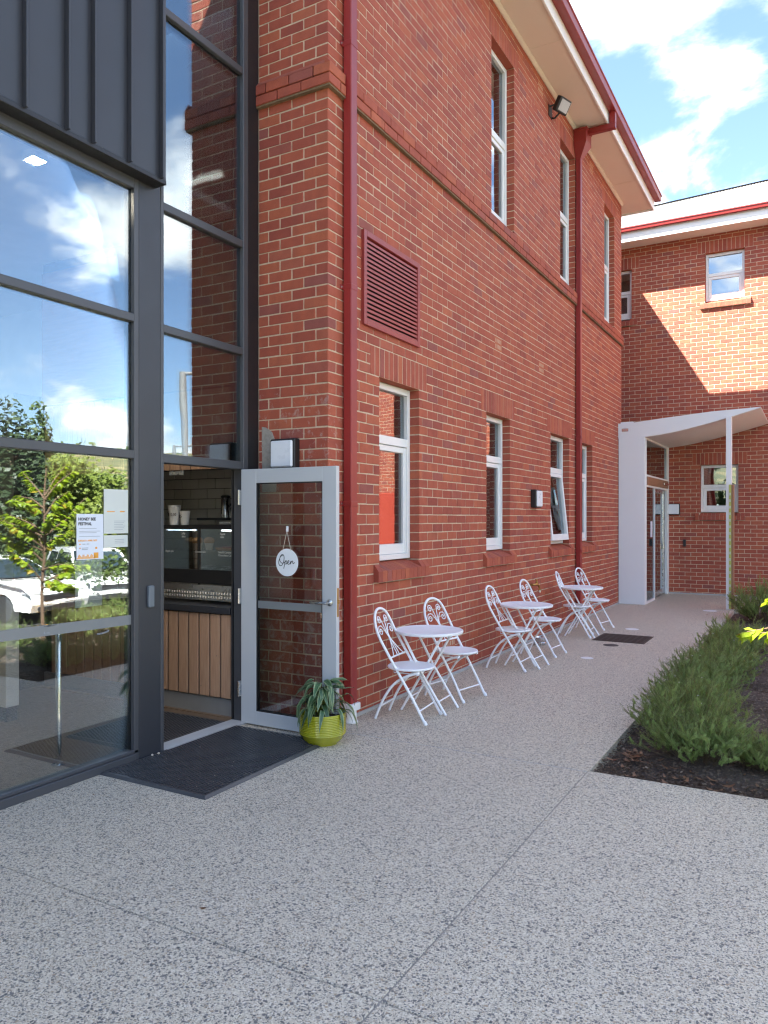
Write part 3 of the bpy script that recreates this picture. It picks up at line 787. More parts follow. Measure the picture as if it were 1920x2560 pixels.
for (a, b, c, d, e_, f_) in ((0.004, .21, 7.10, 7.40, 7.72, 7.92),): rh.cbox(a, b, c, d, e_, f_, .004)
rh.add([(.004, 7.10, 7.72), (.21, 7.10, 7.72), (.21, 7.40, 7.72), (.004, 7.40, 7.72), (.010, 7.198, 7.50), (.092, 7.198, 7.50), (.092, 7.297, 7.50), (.010, 7.297, 7.50)],
       [(0, 1, 5, 4), (1, 2, 6, 5), (2, 3, 7, 6), (3, 0, 4, 7), (4, 5, 6, 7), (0, 3, 2, 1)])
rh.cbox(0.002, .222, 7.09, 7.41, 7.90, 7.935, .004)
rh.part('rain_head', 'red_metal', d2)
MB().cbox(.15, .635, 7.205, 7.295, 7.86, 7.95, .005).cbox(.545, .635, 7.205, 7.295, 7.95, 8.14, .005).part('outlet_pipe', 'red_metal', d2)

# ------------------------------------------------------------------ the wing across the end of the path
wing = empty('brick_wing', 'sunlit red brick wing with metal roof closing the end of the path', 'building', (0, 0, 0))
WX0, WX1 = -1.4, 9.0
BW = [(1.173, 1.94, -4, 8), (1.275, 2.062, 49.2, 61)]
BWs = [(1.173, 1.94, zk(-4), zk(8)), (1.275, 2.062, zk(49), zk(61)), (-1.07, -.296, zk(47), zk(60)), (4.2, 5.0, zk(49), zk(61))]
cutsB = []; holesB = []
for a, b, z0, z1 in BWs:
    k0, k1 = round((z0 - ZB) / CRS), round((z1 - ZB) / CRS)
    cutsB += [(a, b, k0, k1), (a - .163, b + .17, k1, k1 + 3), (a - .105, b + .13, k0 - 2, k0)]
    holesB.append((a, b, zk(k0 - 2), zk(k1)))
items = []
for k in range(-25, 66):
    z0, z1 = max(0.0, zk(k) + .005), zk(k + 1) - .005
    if z1 - z0 < .02: continue
    cuts = [(c[0], c[1]) for c in cutsB if c[2] <= k < c[3]]
    for a, b in lay(WX0, WX1, k, .02 if k % 2 else .14, cuts): items.append((a, b, 13.0, 13.11, z0, z1, 0))
build_bricks(wing, items)
cm = MB(); core(cm, mpB, WX0, WX1, -.1, 8.0, holesB); cm.part('mortar', 'mortar', wing, None, None, False)
sh = MB(); sh.box(WX0, WX1, 17.8, 18, -.1, 8); sh.box(WX1 - .1, WX1, 13.3, 17.8, -.1, 8); sh.box(WX0, WX0 + .1, 13.3, 17.8, -.1, 8); sh.box(WX0, WX1, 15.5, 15.6, 0, 8)
sh.box(WX0, WX1, 13.28, 17.8, 7.9, 7.95); sh.box(WX0, WX1, 13.28, 17.8, 3.8, 4.0); sh.part('inner_walls', 'room_paint', wing)
lintB = MB().cbox(-.5, .5, -.5, .5, -.5, .5, (.05, .03, .016)).mesh('lintel_brick', 'brick_red')
for a, b, z0, z1 in BWs:
    k0, k1 = round((z0 - ZB) / CRS), round((z1 - ZB) / CRS)
    n = round((b - a + .333) / .0835); st = (b - a + .333) / n
    for i in range(n): inst('lintel_brick', lintB, wing, (a - .163 + st * (i + .5), 13.055, (zk(k1) + zk(k1 + 3)) / 2), (st - .009, .11, zk(k1 + 3) - zk(k1) - .01))
    MB(mpB).box(a + .002, b - .002, -.108, -.004, z1 + .001, z1 + .0045).part('lintel_soffit', 'brick_orange', wing)
    n = round((b - a + .235) / .0835); st = (b - a + .235) / n
    sm = MB().prism([(12.952, zk(k0 - 2) + .012), (12.952, zk(k0) - .068), (13.125, zk(k0) + .004), (13.125, zk(k0 - 2) + .012)], -.5, .5, 0).mesh('sill_brick', 'brick_red')
    se = MB().prism([(12.952, zk(k0 - 2) + .012), (12.952, zk(k0) - .068), (12.9985, zk(k0) - .006), (13.11, zk(k0) - .006), (13.11, zk(k0 - 2) + .012)], -.5, .5, 0).mesh('sill_brick', 'brick_red')
    for i in range(n):
        xc = a - .105 + st * (i + .5)
        inst('sill_brick', sm if a + .01 < xc < b - .01 else se, wing, (xc, rng.uniform(-.002, .002), 0), (st - .006, 1, 1))
    MB().prism([(12.957, zk(k0 - 2) + .008), (12.957, zk(k0) - .072), (13.125, zk(k0) - .001), (13.125, zk(k0 - 2) + .008)], a - .098, b + .123, 0).part('sill_mortar', 'mortar', wing)
    zm = z0 + (z1 - z0) * .52
    window(wing, mpB, a + .004, b - .004, z0 + .012, z1 - .004, (zm, zm + .07))
MB().box(WX0, WX1, 12.988, 13.0, 0, .028).part('base_fillet', 'joint_seal', wing)
MB().box(WX0 - 1, WX1, 12.50, 13.0, 7.90, 7.915).part('soffit', 'soffit_paint', wing)
MB().cbox(WX0 - 1, WX1, 12.47, 12.50, 7.87, 8.10, .004).part('fascia', 'fascia_paint', wing)
gp = [(12.466, 8.085), (12.41, 8.07), (12.392, 8.085), (12.383, 8.14), (12.372, 8.15), (12.372, 8.168), (12.388, 8.17), (12.402, 8.095), (12.466, 8.10)]
MB().prism(gp, WX0 - 1, WX1, 0).part('gutter', 'red_metal', wing)
# corrugated roof with a hip rising to the right
def roofplane():
    slope = .466; z_at = lambda y: 8.14 + slope * (y - 12.42)
    cs, sn = math.cos(YAW), math.sin(YAW)
    def hit(u, v):
        a = (u - 960) / FPX; bb = -(v - 1296) / FPX
        d = Vector((a * cs - sn, a * sn + cs, bb)); t = (z_at(CAM.y) - CAM.z) / (d.z - slope * d.y); return CAM + d * t
    p, q = hit(1634, 516.5), hit(1920, 451.4)
    m = (q.y - p.y) / (q.x - p.x)
    top = lambda x: max(12.6, min(p.y + m * (x - p.x), 19.0))
    v = []; f = []; x = WX0 - 1.0; pitch = .076; n = 8; i = 0; xs = []
    while x < WX1:
        xs.append(x); h = .009 * math.cos(2 * math.pi * i / n); yt = top(x)
        v += [(x, 12.40, z_at(12.40) + h), (x, yt, z_at(yt) + h)]; x += pitch / n; i += 1
    for j in range(len(xs) - 1): f.append((2 * j, 2 * j + 2, 2 * j + 3, 2 * j + 1))
    mb = MB(); mb.add(v, f, True); o = mb.part('roof', 'roof_metal', wing, None, None, False)
    path_ = [(xx, top(xx), z_at(top(xx)) + .03) for xx in [WX0 - 1 + .25 * k for k in range(int((WX1 - WX0 + 1) / .25))]]
    c = MB()
    for k in range(len(path_) - 1):
        a, b = Vector(path_[k]), Vector(path_[k + 1]); off = Vector((0, -.11, -.035)); th = Vector((0, .05, .012))
        c.add([tuple(a + off), tuple(b + off), tuple(b + th), tuple(a + th), tuple(b + Vector((0, .2, -.2))), tuple(a + Vector((0, .2, -.2)))], [(0, 1, 2, 3), (3, 2, 4, 5)])
    c.part('ridge_cap', 'roof_metal', o, None, None, False)
    back = MB(); vs = []
    for xx in (WX0 - 1, WX1): vs += [(xx, top(xx) + .1, z_at(top(xx)) - .05), (xx, 22, 7.9)]
    back.add(vs, [(0, 2, 3, 1)]); back.part('rear_roof', 'roof_metal', wing, None, None, False)
roofplane()
# link between the two buildings, set back; its eave throws the slanting shadow
lk = MB().box(-1.5, -1.4, LEN, 13.0, -.1, 8.0); lk.part('link_wall', 'brick_red', wing)
MB().box(-1.4, -.92, 11.15, 12.47, 7.976, 8.0).box(-.92, -.89, 11.15, 12.47, 7.95, 8.12).part('link_eave', 'fascia_paint', wing)
MB().cbox(-.89, -.825, 11.15, 12.47, 8.03, 8.14, .01).part('link_gutter', 'red_metal', wing)
MB().add([(-.87, 11.15, 8.13), (-.87, 12.4, 8.13), (-3.5, 12.4, 9.4), (-3.5, 11.15, 9.4)], [(0, 1, 2, 3)]).part('link_roof', 'roof_metal', wing, None, None, False)
# painted panel on the far stretch of the wing, seen mirrored in the nearest window
MB().cbox(5.6, 8.6, 12.94, 12.99, .05, 2.35, .006).part('painted_panel', 'orange_board', wing)

# ------------------------------------------------------------------ entry porch
porch = empty('entry_porch', 'white curved entry canopy with glazed door at the end of the path', 'porch', (0, 10.3, 0))
PB = lambda: MB(lambda x, y, z: (x, y - 10.3, z))
PB().cbox(.006, .505, 10.30, 10.40, 0, 3.262, .004).part('side_panel', 'white_panel', porch)
bot = [(0, 3.258), (.25, 3.256), (.5, 3.264), (.8, 3.292), (1.1, 3.338), (1.4, 3.40), (1.7, 3.467), (2.0, 3.545), (2.3, 3.625), (2.53, 3.69)]
top = [(2.53, 3.70), (1.7, 3.672), (.8, 3.60), (.25, 3.548), (0, 3.545)]
bs = spline([(a, 0, b) for a, b in bot], 3)
PB().prism([(p[0], p[2]) for p in bs] + top, 10.30, 12.99, 1).part('canopy', 'white_panel', porch)
PB().cbox(.07, .20, 10.293, 10.3, 3.385, 3.445, .002).part('canopy_vent', 'stainless', porch)
PB().prism([(p[0], p[2] - .004) for p in bs] + [(p[0], p[2] - .001) for p in reversed(bs)], 10.34, 12.95, 1).part('canopy_lining', 'fascia_paint', porch)  # added underside skin; bounced light is put into its paler, warmer colour
PB().cbox(.02, .26, 10.42, 10.62, 3.55, 3.585, .004).part('flashing', 'white_panel', porch)
fr = PB()
fr.cbox(.47, .515, 10.40, 10.44, 0, 3.28, .003); fr.cbox(.46, .525, 12.78, 12.985, 0, 3.30, .003); fr.cbox(.47, .515, 10.44, 12.78, 2.50, 2.54, .003)
fr.cbox(.47, .515, 10.44, 12.78, 3.22, 3.27, .003); fr.cbox(.47, .515, 10.44, 11.35, .0, .05, .003); fr.cbox(.47, .512, 11.33, 11.37, .05, 2.33, .003)
fr.cbox(.47, .512, 10.44, 12.78, 2.30, 2.34, .003); fo = fr.part('door_frame', 'white_frame', porch)
PB().box(.485, .492, 10.44, 12.78, 2.54, 3.22).part('pane', 'window_glass', porch); PB().box(.485, .492, 10.44, 11.33, .05, 2.30).part('pane', 'window_glass', porch)
PB().cbox(.47, .535, 10.44, 12.85, 2.34, 2.50, .004).part('operator_cover', 'wood_brown', porch)
PB().cbox(.535, .56, 12.2, 12.75, 2.40, 2.45, .008).part('door_sensor', 'stainless', porch)
dr = PB()
for q in ((11.45, 11.53, .03, 2.30), (12.62, 12.72, .03, 2.30)): dr.cbox(.43, .465, q[0], q[1], q[2], q[3], .003)
dr.cbox(.43, .465, 11.53, 12.62, .03, .14, .003); dr.cbox(.43, .465, 11.53, 12.62, 2.22, 2.30, .003); do = dr.part('sliding_door', 'stainless', porch)
PB().box(.445, .450, 11.53, 12.62, .14, 2.22).part('pane', 'window_glass', do)
PB().cbox(.465, .49, 12.55, 12.60, 1.0, 1.15, .006).part('pull_handle', 'stainless', do)
PB().box(.493, .495, 10.95, 11.15, 1.30, 1.62).part('notice', 'paper_white', porch)
PB().box(-1.0, .42, 12.55, 12.6, 0, 3.2).box(-1.0, .42, 10.45, 10.5, 0, 3.2).part('lobby_walls', 'room_paint', porch)
pst = PB().cbox(1.955, 2.045, 10.24, 10.41, 0, 3.55, .003).part('canopy_post', 'white_panel', porch)
sg = PB().cbox(2.047, 2.085, 10.215, 10.40, .02, 2.30, .002).part('sign_board', 'wood_brown', porch)
PB().box(2.005, 2.047, 10.222, 10.238, .02, 2.30).part('sign_face', 'sign_green', sg)
for i in range(17): PB().box(2.018, 2.030, 10.219, 10.222, .18 + .12 * i, .23 + .12 * i).part('sign_mark', 'paper_white', sg)
for z in (.42, 1.10, 1.75): PB().lathe([(.010, 0), (.010, .006), (0, .008)], 10).part('bolt', 'black_metal', pst, loc=(1.985, -.062, z)).rotation_euler = (R(90), 0, 0)
# ------------------------------------------------------------------ glazed cafe front
front = empty('glass_frontage', 'charcoal framed glass cafe front with standing seam cladding above', 'shopfront', (-.7, -.6, 0))
FB = lambda: MB(lambda x, y, z: (x + .7, y + .6, z))
HB = 6.85
def bar(y0, y1, z0, z1, x0=-.80, x1=-.70, name='mullion', mat='charcoal_frame', c=.004): return FB().cbox(x0, x1, y0, y1, z0, z1, c).part(name, mat, front)
G0 = -8.6
bar(G0, -1.356, .0, .055, -.80, -.685, 'sill_rail'); bar(G0, -1.317, .055, .078, -.785, -.70, 'sill_rail')
for z0, z1 in ((2.092, 2.150), (3.037, 3.093), (3.957, 4.09)): bar(G0, -1.356, z0, z1, name='transom')
for y in (-3.95, -6.6): bar(y, y + .06, .078, 3.957)
bar(-1.356, -1.314, .0, 4.09)
bar(-1.314, -1.114, 0, HB, -.85, -.70, 'column', 'charcoal_metal', .003)
for y, z in [(-1.300, 0.25), (-1.300, 1.1), (-1.300, 2.0), (-1.300, 2.9), (-1.300, 3.7), (-1.126, .45), (-1.126, 1.3), (-1.126, 2.2), (-1.126, 3.1)]:
    FB().lathe([(.004, 0), (.004, .001), (0, .002)], 8).part('rivet', 'stainless', front, loc=(.0, y + .6, z)).rotation_euler = (0, R(90), 0)
bar(-1.114, -1.083, 0, HB, -.80, -.695)
bar(-.206, -.146, 0, HB, -.80, -.695)
FB().cbox(-.80, -.700, -.146, -.004, 0, HB, .003).part('corner_flashing', 'black_metal', front)
for z0, z1 in ((2.081, 2.146), (3.022, 3.080), (3.903, 3.962), (5.325, 5.382)): bar(-1.083, -.206, z0, z1, name='transom')
GX = -.735
def gpane(y0, y1, z0, z1): return FB().box(GX - .004, GX + .004, y0, y1, z0, z1).part('pane', 'frontage_glass', front)
for z0, z1 in ((.078, 2.092), (2.150, 3.037), (3.093, 3.957)):
    for y0, y1 in ((-3.89, -1.356), (-6.54, -3.95), (G0, -6.6)): gpane(y0, y1, z0, z1)
for z0, z1 in ((2.146, 3.022), (3.080, 3.903), (3.962, 5.325), (5.382, HB)): gpane(-1.083, -.206, z0, z1)
# cladding box above: pans with upstand seams, a drip edge and a trim at the end
CXF = -.60
seams = [-8.6, -7.9, -7.3, -6.6, -6.0, -5.4, -4.8, -4.2, -3.6, -3.1, -2.575, -2.275, -1.988, -1.794, -1.501, -1.219]
for a, b in zip(seams[:-1], seams[1:]):
    FB().box(-.70, CXF, a + .0015, b - .0015, 4.06, HB).part('cladding_panel', 'charcoal_metal', front)
    FB().cbox(CXF, CXF + .042, b - .007, b + .007, 4.05, HB, .003).part('seam', 'charcoal_metal', front)
FB().cbox(-.70, CXF + .012, G0, -1.165, 4.025, 4.058, .003).part('drip_edge', 'black_metal', front)
FB().cbox(-.70, CXF + .008, -1.219, -1.165, 4.058, HB, .003).part('end_trim', 'charcoal_frame', front)
FB().box(-6.2, -.62, G0, -.0, HB, HB + .05).part('flat_roof', 'charcoal_metal', front)
FB().box(-6.3, -6.2, G0, .9, -.05, HB).box(-6.3, -.8, G0 - .1, G0, -.05, HB).box(-6.2, -.82, .87, .89, 2.9, HB).part('rear_walls', 'cafe_paint', front)
# frosted safety band with the cafe mark
band = FB().prism([(-3.89, .985), (-1.356, .945), (-1.356, 1.012), (-3.89, 1.052)], GX + .0045, GX + .0052, 0).part('glass_band', 'frosted_band', front)
def pen(name, strokes, mat, parent, conv, r):
    m = MB()
    for st in strokes: m.tube([conv(*p) for p in spline([(a, b, 0) for a, b in st], 5)], r, 5)
    return m.part(name, mat, parent)
OX, OY, OZ = .7, .6, 0
eL = [[(510, 160), (540, 180), (575, 160), (600, 130), (590, 118), (565, 135), (550, 165), (565, 185), (600, 180), (660, 148)]]
pen('script_mark', eL, 'ink', band, lambda a, b, _: (GX + .0060 + OX, -2.352 + (a / 1659 * 340) / 336 * .99 + OY, 1.0285 - (b - 128) / 1659 * 340 * .000525 - .01), .0012)
lettering('lettering', '& co', .022, 'ink_grey', band, (GX + .0060, -2.045, .968), (0, 1, 0), (0, 0, 1))
# faint curl of the big window transfer
pen('curl_transfer', [[(1170, 385), (1230, 380), (1290, 340), (1325, 290), (1310, 240)]], 'frosted_band', front, lambda a, b, _: (GX + .006 + OX, -2.352 + (a / 1659 * 340) / 336 * .99 + OY, .93 - (b - 250) * .00011), .006)
# access reader on the column is its own thing
MB().cbox(-.70, -.675, -1.242, -1.190, 1.052, 1.205, .006).thing('card_reader', 'reader_grey', 'slim grey access reader on the dark column beside the open doorway', 'card reader')
# door threshold
th = FB()
th.box(-.82, -.66, -1.083, -.206, 0, .012)
for i in range(11): th.cbox(-.815 + .0145 * i, -.806 + .0145 * i, -1.08, -.209, .012, .017, .001)
th.part('threshold', 'ribbed_aluminium', front)
# open door leaf: hinged at the right jamb, swung out square to the glass
DY = -.215
dl = FB(); D0, D1, DT = -.695, .232, 2.078
dl.cbox(D0, -.54, DY - .022, DY + .022, .012, DT, .003); dl.cbox(.103, D1, DY - .022, DY + .022, .012, DT, .003)
dl.cbox(-.54, .103, DY - .022, DY + .022, .012, .122, .003); dl.cbox(-.54, .103, DY - .022, DY + .022, 1.964, DT, .003)
door = dl.part('door', 'door_paint', front)
bd = FB()
for q in ((-.54, -.532, .122, 1.964), (.095, .103, .122, 1.964), (-.532, .095, .122, .130), (-.532, .095, 1.956, 1.964)): bd.box(q[0], q[1], DY - .018, DY + .018, q[2], q[3])
bd.part('glazing_bead', 'black_metal', door)
FB().box(-.532, .095, DY - .004, DY + .004, .13, 1.956).part('pane', 'door_glass', door)
FB().box(-.532, .095, DY - .0055, DY - .0045, .955, 1.015).part('glass_band', 'frosted_band', door)
hd = FB().lathe([(.027, 0), (.027, .006), (.012, .010), (.010, .05)], 20)
hd.v = [(x - .7, y - .6, z) for x, y, z in hd.v]
hd.v = [(.875 + x, DY - .022 - z + .6, 1.037 + y) for x, y, z in hd.v]
hd.tube([(.875 - .7, DY - .07, 1.037), (.86 - .7, DY - .074, 1.037), (.74 - .7, DY - .074, 1.035), (.725 - .7, DY - .068, 1.034)], .009, 10)
hd.part('lever_handle', 'stainless', door)
FB().cbox(D1 - .001, D1 + .002, DY - .012, DY + .012, .93, 1.15, .001).cbox(D1, D1 + .012, DY - .007, DY + .007, 1.03, 1.06, .001).part('latch_plate', 'brass', door)
for z in (1.85, 1.045, .29): FB().cbox(-.712, -.694, DY - .05, DY - .018, z - .065, z + .065, .004).part('hinge', 'stainless', door)

# round sign on the door
sgn = empty('hanging_sign', 'round white hanging sign reading Open on the glass door', 'sign', (-.236, DY - .012, 1.331))
MB().lathe([(.108, 0), (.109, .002), (.108, .004)], 48).part('disc', 'white_enamel', sgn).rotation_euler = (R(90), 0, 0)
opn = [[(520, 295), (470, 290), (410, 330), (345, 440), (308, 560), (308, 660), (345, 735), (400, 757), (470, 730), (530, 650), (572, 540), (592, 420), (582, 310), (540, 248), (480, 240), (420, 285), (375, 365), (355, 450), (368, 530), (420, 600), (490, 635), (560, 625), (620, 590), (648, 575)],
       [(655, 500), (630, 620), (600, 760), (572, 880)], [(640, 610), (680, 545), (720, 520), (738, 560), (722, 630), (682, 675), (645, 650)],
       [(690, 668), (790, 610), (848, 550), (850, 512), (812, 510), (782, 570), (782, 640), (820, 678), (880, 660), (920, 600), (955, 530)],
       [(962, 510), (950, 590), (928, 672)], [(938, 640), (985, 560), (1030, 520), (1052, 545), (1050, 600), (1072, 642), (1112, 622), (1152, 578)]]
mm = MB()
for st in opn: mm.tube([((p[0] - 735) / 590 * .108, -.0048, -(p[1] - 600) / 625 * .108) for p in spline([(a, b, 0) for a, b in st], 5)], .0026, 6)
mm.part('lettering', 'ink', sgn)
st = MB(); st.tube([(-.040, -.005, .092), (-.004, -.004, .235), (.0, -.004, .252), (.004, -.004, .235), (.040, -.005, .092)], .0022, 6); st.part('cord', 'cream_paint', sgn)
MB().cbox(-.011, .011, -.004, .006, .243, .287, .003).tube([(0, -.006, .262), (0, -.014, .254), (0, -.012, .244), (0, -.004, .246)], .002, 6).part('hook', 'white_enamel', sgn)

# ------------------------------------------------------------------ cafe interior
structure(MB().box(-6.2, -.82, G0, .87, -.06, 0).part('cafe_floor', 'timber_floor'))
structure(MB().box(-6.2, -.82, G0, .87, 4.2, 4.26).part('cafe_ceiling', 'cafe_paint'))
tw = bpy.data.objects.new('tiled_wall', None); COL.objects.link(tw); tw['kind'] = 'structure'
MB().box(-3.4, -.83, .862, .872, 0, 2.9).box(-3.4, -3.39, -.4, .87, 0, 2.9).part('grout', 'grout', tw)
tm = MB().cbox(-.5, .5, -.5, .5, -.5, .5, (.012, .2, .025)).mesh('tile', 'tile_white')
for j in range(13):
    for i in range(10):
        x = -3.2 + .228 * i + (.114 if j % 2 else 0)
        inst('tile', tm, tw, (x, .857, 1.0 + .1035 * j), (.222, .010, .098))
structure(MB().box(-.83, -.82, -.20, .0, 0, 2.9).box(-.83, -.745, -.03, -.005, 0, 6.7).box(-.83, -.82, 0, .87, 0, 6.7).part('cafe_wall', 'dark_paint'))
for i, (x, y) in enumerate(((-1.28, -1.70), (-1.34, -2.75))):  # guessed from a bright spot; added to light the timber bulkhead
    dl_ = empty('ceiling_light', ['lit square ceiling light seen high through the big window, nearer the column', 'lit square ceiling light seen high through the big window, farther from the column'][i], 'ceiling light', (x, y, 4.2), 0, 'lit ceiling lights in the cafe')
    MB().cbox(-.06, .06, -.06, .06, -.06, 0, .004).part('housing', 'white_panel', dl_); MB().box(-.045, .045, -.045, .045, -.064, -.0605).part('diffuser', 'downlight', dl_)
# counter
CY = -.166
ctr = empty('cafe_counter', 'timber slatted cafe counter with dark top just inside the doorway', 'counter', (-2.0, CY + .4, 0))
CB = lambda: MB(lambda x, y, z: (x + 2.0, y - CY - .4, z))
CB().box(-3.3, -.86, CY + .06, CY + .75, .0, .87).part('carcass', 'black_metal', ctr)
CB().cbox(-3.3, -.86, CY - .02, CY + .78, .875, .93, .004).part('countertop', 'charcoal_metal', ctr)
CB().box(-3.3, -.86, CY + .03, CY + .06, .012, .15).part('kick_panel', 'lamp_grey', ctr)
CB().box(-3.3, -.86, CY - .0, CY + .03, .0, .012).part('floor_trim', 'timber_floor', ctr)
slm = MB().cbox(-.051, .051, -.010, .010, 0, .70, .003).mesh('slat', 'timber_slat')
for i in range(19):
    x = -.865 + .0 - .121 * i
    inst('slat', slm, ctr, (x - .06 + 2.0, CY + .014 - CY - .4, .165))
# bulkhead above the counter
blk = empty('timber_bulkhead', 'timber boarded bulkhead hanging above the cafe counter', 'bulkhead', (-2.0, CY + .3, 2.1))
CB = lambda: MB(lambda x, y, z: (x + 2.0, y - CY - .3, z - 2.1))
CB().box(-3.3, -.83, CY + .02, CY + .6, 2.14, 4.2).part('carcass', 'dark_paint', blk)
CB().box(-3.3, -.83, CY - .0, CY + .02, 2.80, 4.1).part('top_board', 'timber_beam', blk)
sl2 = MB().cbox(-.055, .055, -.010, .010, 0, .68, .003).mesh('slat', 'timber_slat')
for i in range(20): inst('slat', sl2, blk, (-.895 - .121 * i + 2.0, CY + .008 - CY - .3, .0))
CB().cbox(-1.62, -1.45, CY + .05, CY + .06, 2.06, 2.12, .002).part('bracket', 'stainless', blk)
# display case on the counter
dc = empty('display_case', 'black glass fronted cake display case on the cafe counter', 'display case', (-1.45, .22, .93))
DB = lambda: MB(lambda x, y, z: (x + 1.45, y - .22, z - .93))
X0, X1, Y0, Y1, Z0, Z1 = -1.84, -.88, .0, .50, .93, 1.62
f = DB()
for x in (X0, X1 - .02):
    for y in (Y0, Y1 - .02): f.cbox(x, x + .02, y, y + .02, Z0 + .04, Z1, .002)
f.cbox(X0, X1, Y0, Y1, Z1 - .035, Z1, .003); f.cbox(X0, X1, Y0 + .002, Y1, 1.10, 1.225, .003); f.box(X0 + .02, X1 - .02, Y1 - .01, Y1, 1.1, Z1)
f.cbox(-1.395, -1.375, Y0, Y0 + .02, 1.22, Z1 - .035, .002)
f.part('frame', 'black_metal', dc)
gr = DB(); gr.box(X0, X1, Y0 + .01, Y0 + .02, .955, 1.09)
for i in range(30): gr.box(X0 + .02 + .031 * i, X0 + .04 + .031 * i, Y0 + .004, Y0 + .01, .975, .995); gr.box(X0 + .02 + .031 * i, X0 + .04 + .031 * i, Y0 + .004, Y0 + .01, 1.01, 1.03)
gr.part('base_grille', 'stainless', dc)
DB().box(X0 + .02, X1 - .02, Y0 + .006, Y0 + .010, 1.225, Z1 - .035).part('front_glass', 'case_glass', dc)
DB().box(X0 + .02, X1 - .02, Y0 + .05, Y1 - .02, 1.386, 1.394).part('shelf', 'stainless', dc)
DB().box(X0 + .02, X1 - .02, Y0 + .04, Y1 - .02, 1.226, 1.232).part('lower_shelf', 'stainless', dc)
DB().box(X0 + .04, -1.46, Y0 + .03, Y0 + .05, 1.568, 1.578).part('light_strip', 'led', dc); DB().box(-1.14, X1 - .02, Y0 + .03, Y0 + .05, 1.568, 1.578).part('light_strip', 'led', dc)
for txt, x, z in (('Apple\ncake', -1.13, 1.535), ('Cheesecake', -1.42, 1.375), ('Salted Caramel\nChocolate Cake', -1.15, 1.375), ('Jelly\nslice', -1.58, 1.535), ('Apple pie', -1.78, 1.375)):
    lettering('lettering', txt, .026, 'chalk', dc, (x, Y0 - .001, z), (1, 0, 0), (0, 0, 1))
for i, (x, y) in enumerate([(-1.60, .12), (-1.49, .11), (-1.40, .16)]):
    mf = empty('muffin', ['golden muffin leftmost on the upper shelf of the cake case', 'tall muffin in the middle of the cake case shelf', 'muffin rightmost of the three in the cake case'][i], 'muffin', (x, y, 1.395), 0, 'muffins in the cake case')
    MB().lathe([(.030, 0), (.034, .03), (.048, .075), (.046, .076)], 14).part('paper_case', 'muffin_paper', mf)
    MB().lathe([(.044, .06), (.050, .078), (.044, .098), (.025, .112), (0, .116)], 14).part('cake', 'muffin', mf)
tt = empty('berry_tart', 'flat dark red tart on the right of the cake case shelf', 'tart', (-1.17, .2, 1.395))
MB().lathe([(.13, 0), (.15, .022), (.14, .022)], 24).part('crust', 'muffin', tt); MB().lathe([(.14, .020), (.10, .028), (0, .03)], 24, cap=False).part('topping', 'berry', tt)
def cup(x, y, h, r, label, txt, z=1.62):
    c = empty('paper_cup', label, 'cup', (x, y, z), 0, 'paper cups on the cake case')
    MB().lathe([(r * .72, 0), (r, h), (r * 1.05, h + .003), (r, h + .006), (r * .9, h)], 20).part('body', 'cup_white', c)
    lettering('lettering', txt, .038, 'ink', c, (x - .03, y - r - .001, z + h * .55), (1, 0, 0), (0, 0, 1))
cup(-1.77, .10, .175, .058, 'tallest white paper cup at the back left on the cake case', '$6'); cup(-1.70, .03, .15, .052, 'middle white paper cup marked 15.00 on the cake case', '$15.00'); cup(-1.60, .06, .12, .048, 'smallest white paper cup marked with a 5 on the cake case', '$5')
# back shelf with tins
shf = empty('back_shelf', 'dark steel shelf along the white tiles behind the cake case', 'shelf', (-1.4, .72, 1.66))
MB().cbox(-.55, .55, -.14, .13, 0, .025, .003).part('board', 'charcoal_metal', shf); MB().cbox(-.25, .5, -.145, -.13, -.10, -.01, .003).part('rail', 'stainless', shf)
for x, r, h, lb, mt in ((-1.68, .045, .21, 'tall steel canister leftmost on the back shelf', 'stainless'), (-1.565, .05, .13, 'short steel canister second from the left on the back shelf', 'stainless'),
                        (-1.43, .062, .15, 'widest steel canister in the middle of the back shelf', 'stainless'), (-1.27, .05, .16, 'steel canister with the dark lid on the back shelf', 'stainless')):
    c = empty('canister', lb, 'canister', (x, .70, 1.685), 0, 'steel canisters on the back shelf')
    MB().lathe([(r, 0), (r, h), (r * .9, h + .006), (0, h + .008)], 24).part('body', mt, c); MB().lathe([(r * 1.03, h - .012), (r * 1.03, h + .004), (r * .8, h + .012), (0, h + .013)], 24).part('lid', 'black_metal', c)
jr = empty('jar', 'jar with a yellow and green label on the back shelf', 'jar', (-1.10, .70, 1.685))
MB().lathe([(.045, 0), (.045, .13), (.03, .15), (.03, .165)], 20).part('body', 'ink_orange', jr); MB().lathe([(.046, .03), (.046, .10)], 20, cap=False).part('jar_label', 'sign_green', jr); MB().lathe([(.033, .16), (.033, .185), (0, .186)], 16).part('lid', 'black_metal', jr)
# inside the big window: post, low white wall, timber post, rug
cp = empty('chrome_post', 'slim chrome post standing just behind the large cafe window', 'post', (-1.10, -1.655, 0))
MB().lathe([(.045, 0), (.045, .006), (.020, .010), (.020, .94), (.017, .945), (0, .946)], 20).part('pole', 'chrome', cp)
wb = empty('low_wall', 'pale low counter wall deep inside the cafe behind the window', 'counter', (-3.3, -1.1, 0))
MB().cbox(-.9, .9, -.06, .06, .12, 1.05, .004).part('panel', 'cafe_paint', wb); MB().box(-.89, .89, -.05, .05, 0, .12).part('kick', 'black_metal', wb); MB().cbox(-.93, .93, -.2, .2, 1.05, 1.09, .004).part('top', 'timber_beam', wb)
MB().cbox(-.06, .06, -.06, .06, 0, 4.2, .006).thing('timber_column', 'wood_brown', 'brown timber column inside the cafe behind the window', 'column', None, (-3.9, -2.6, 0))
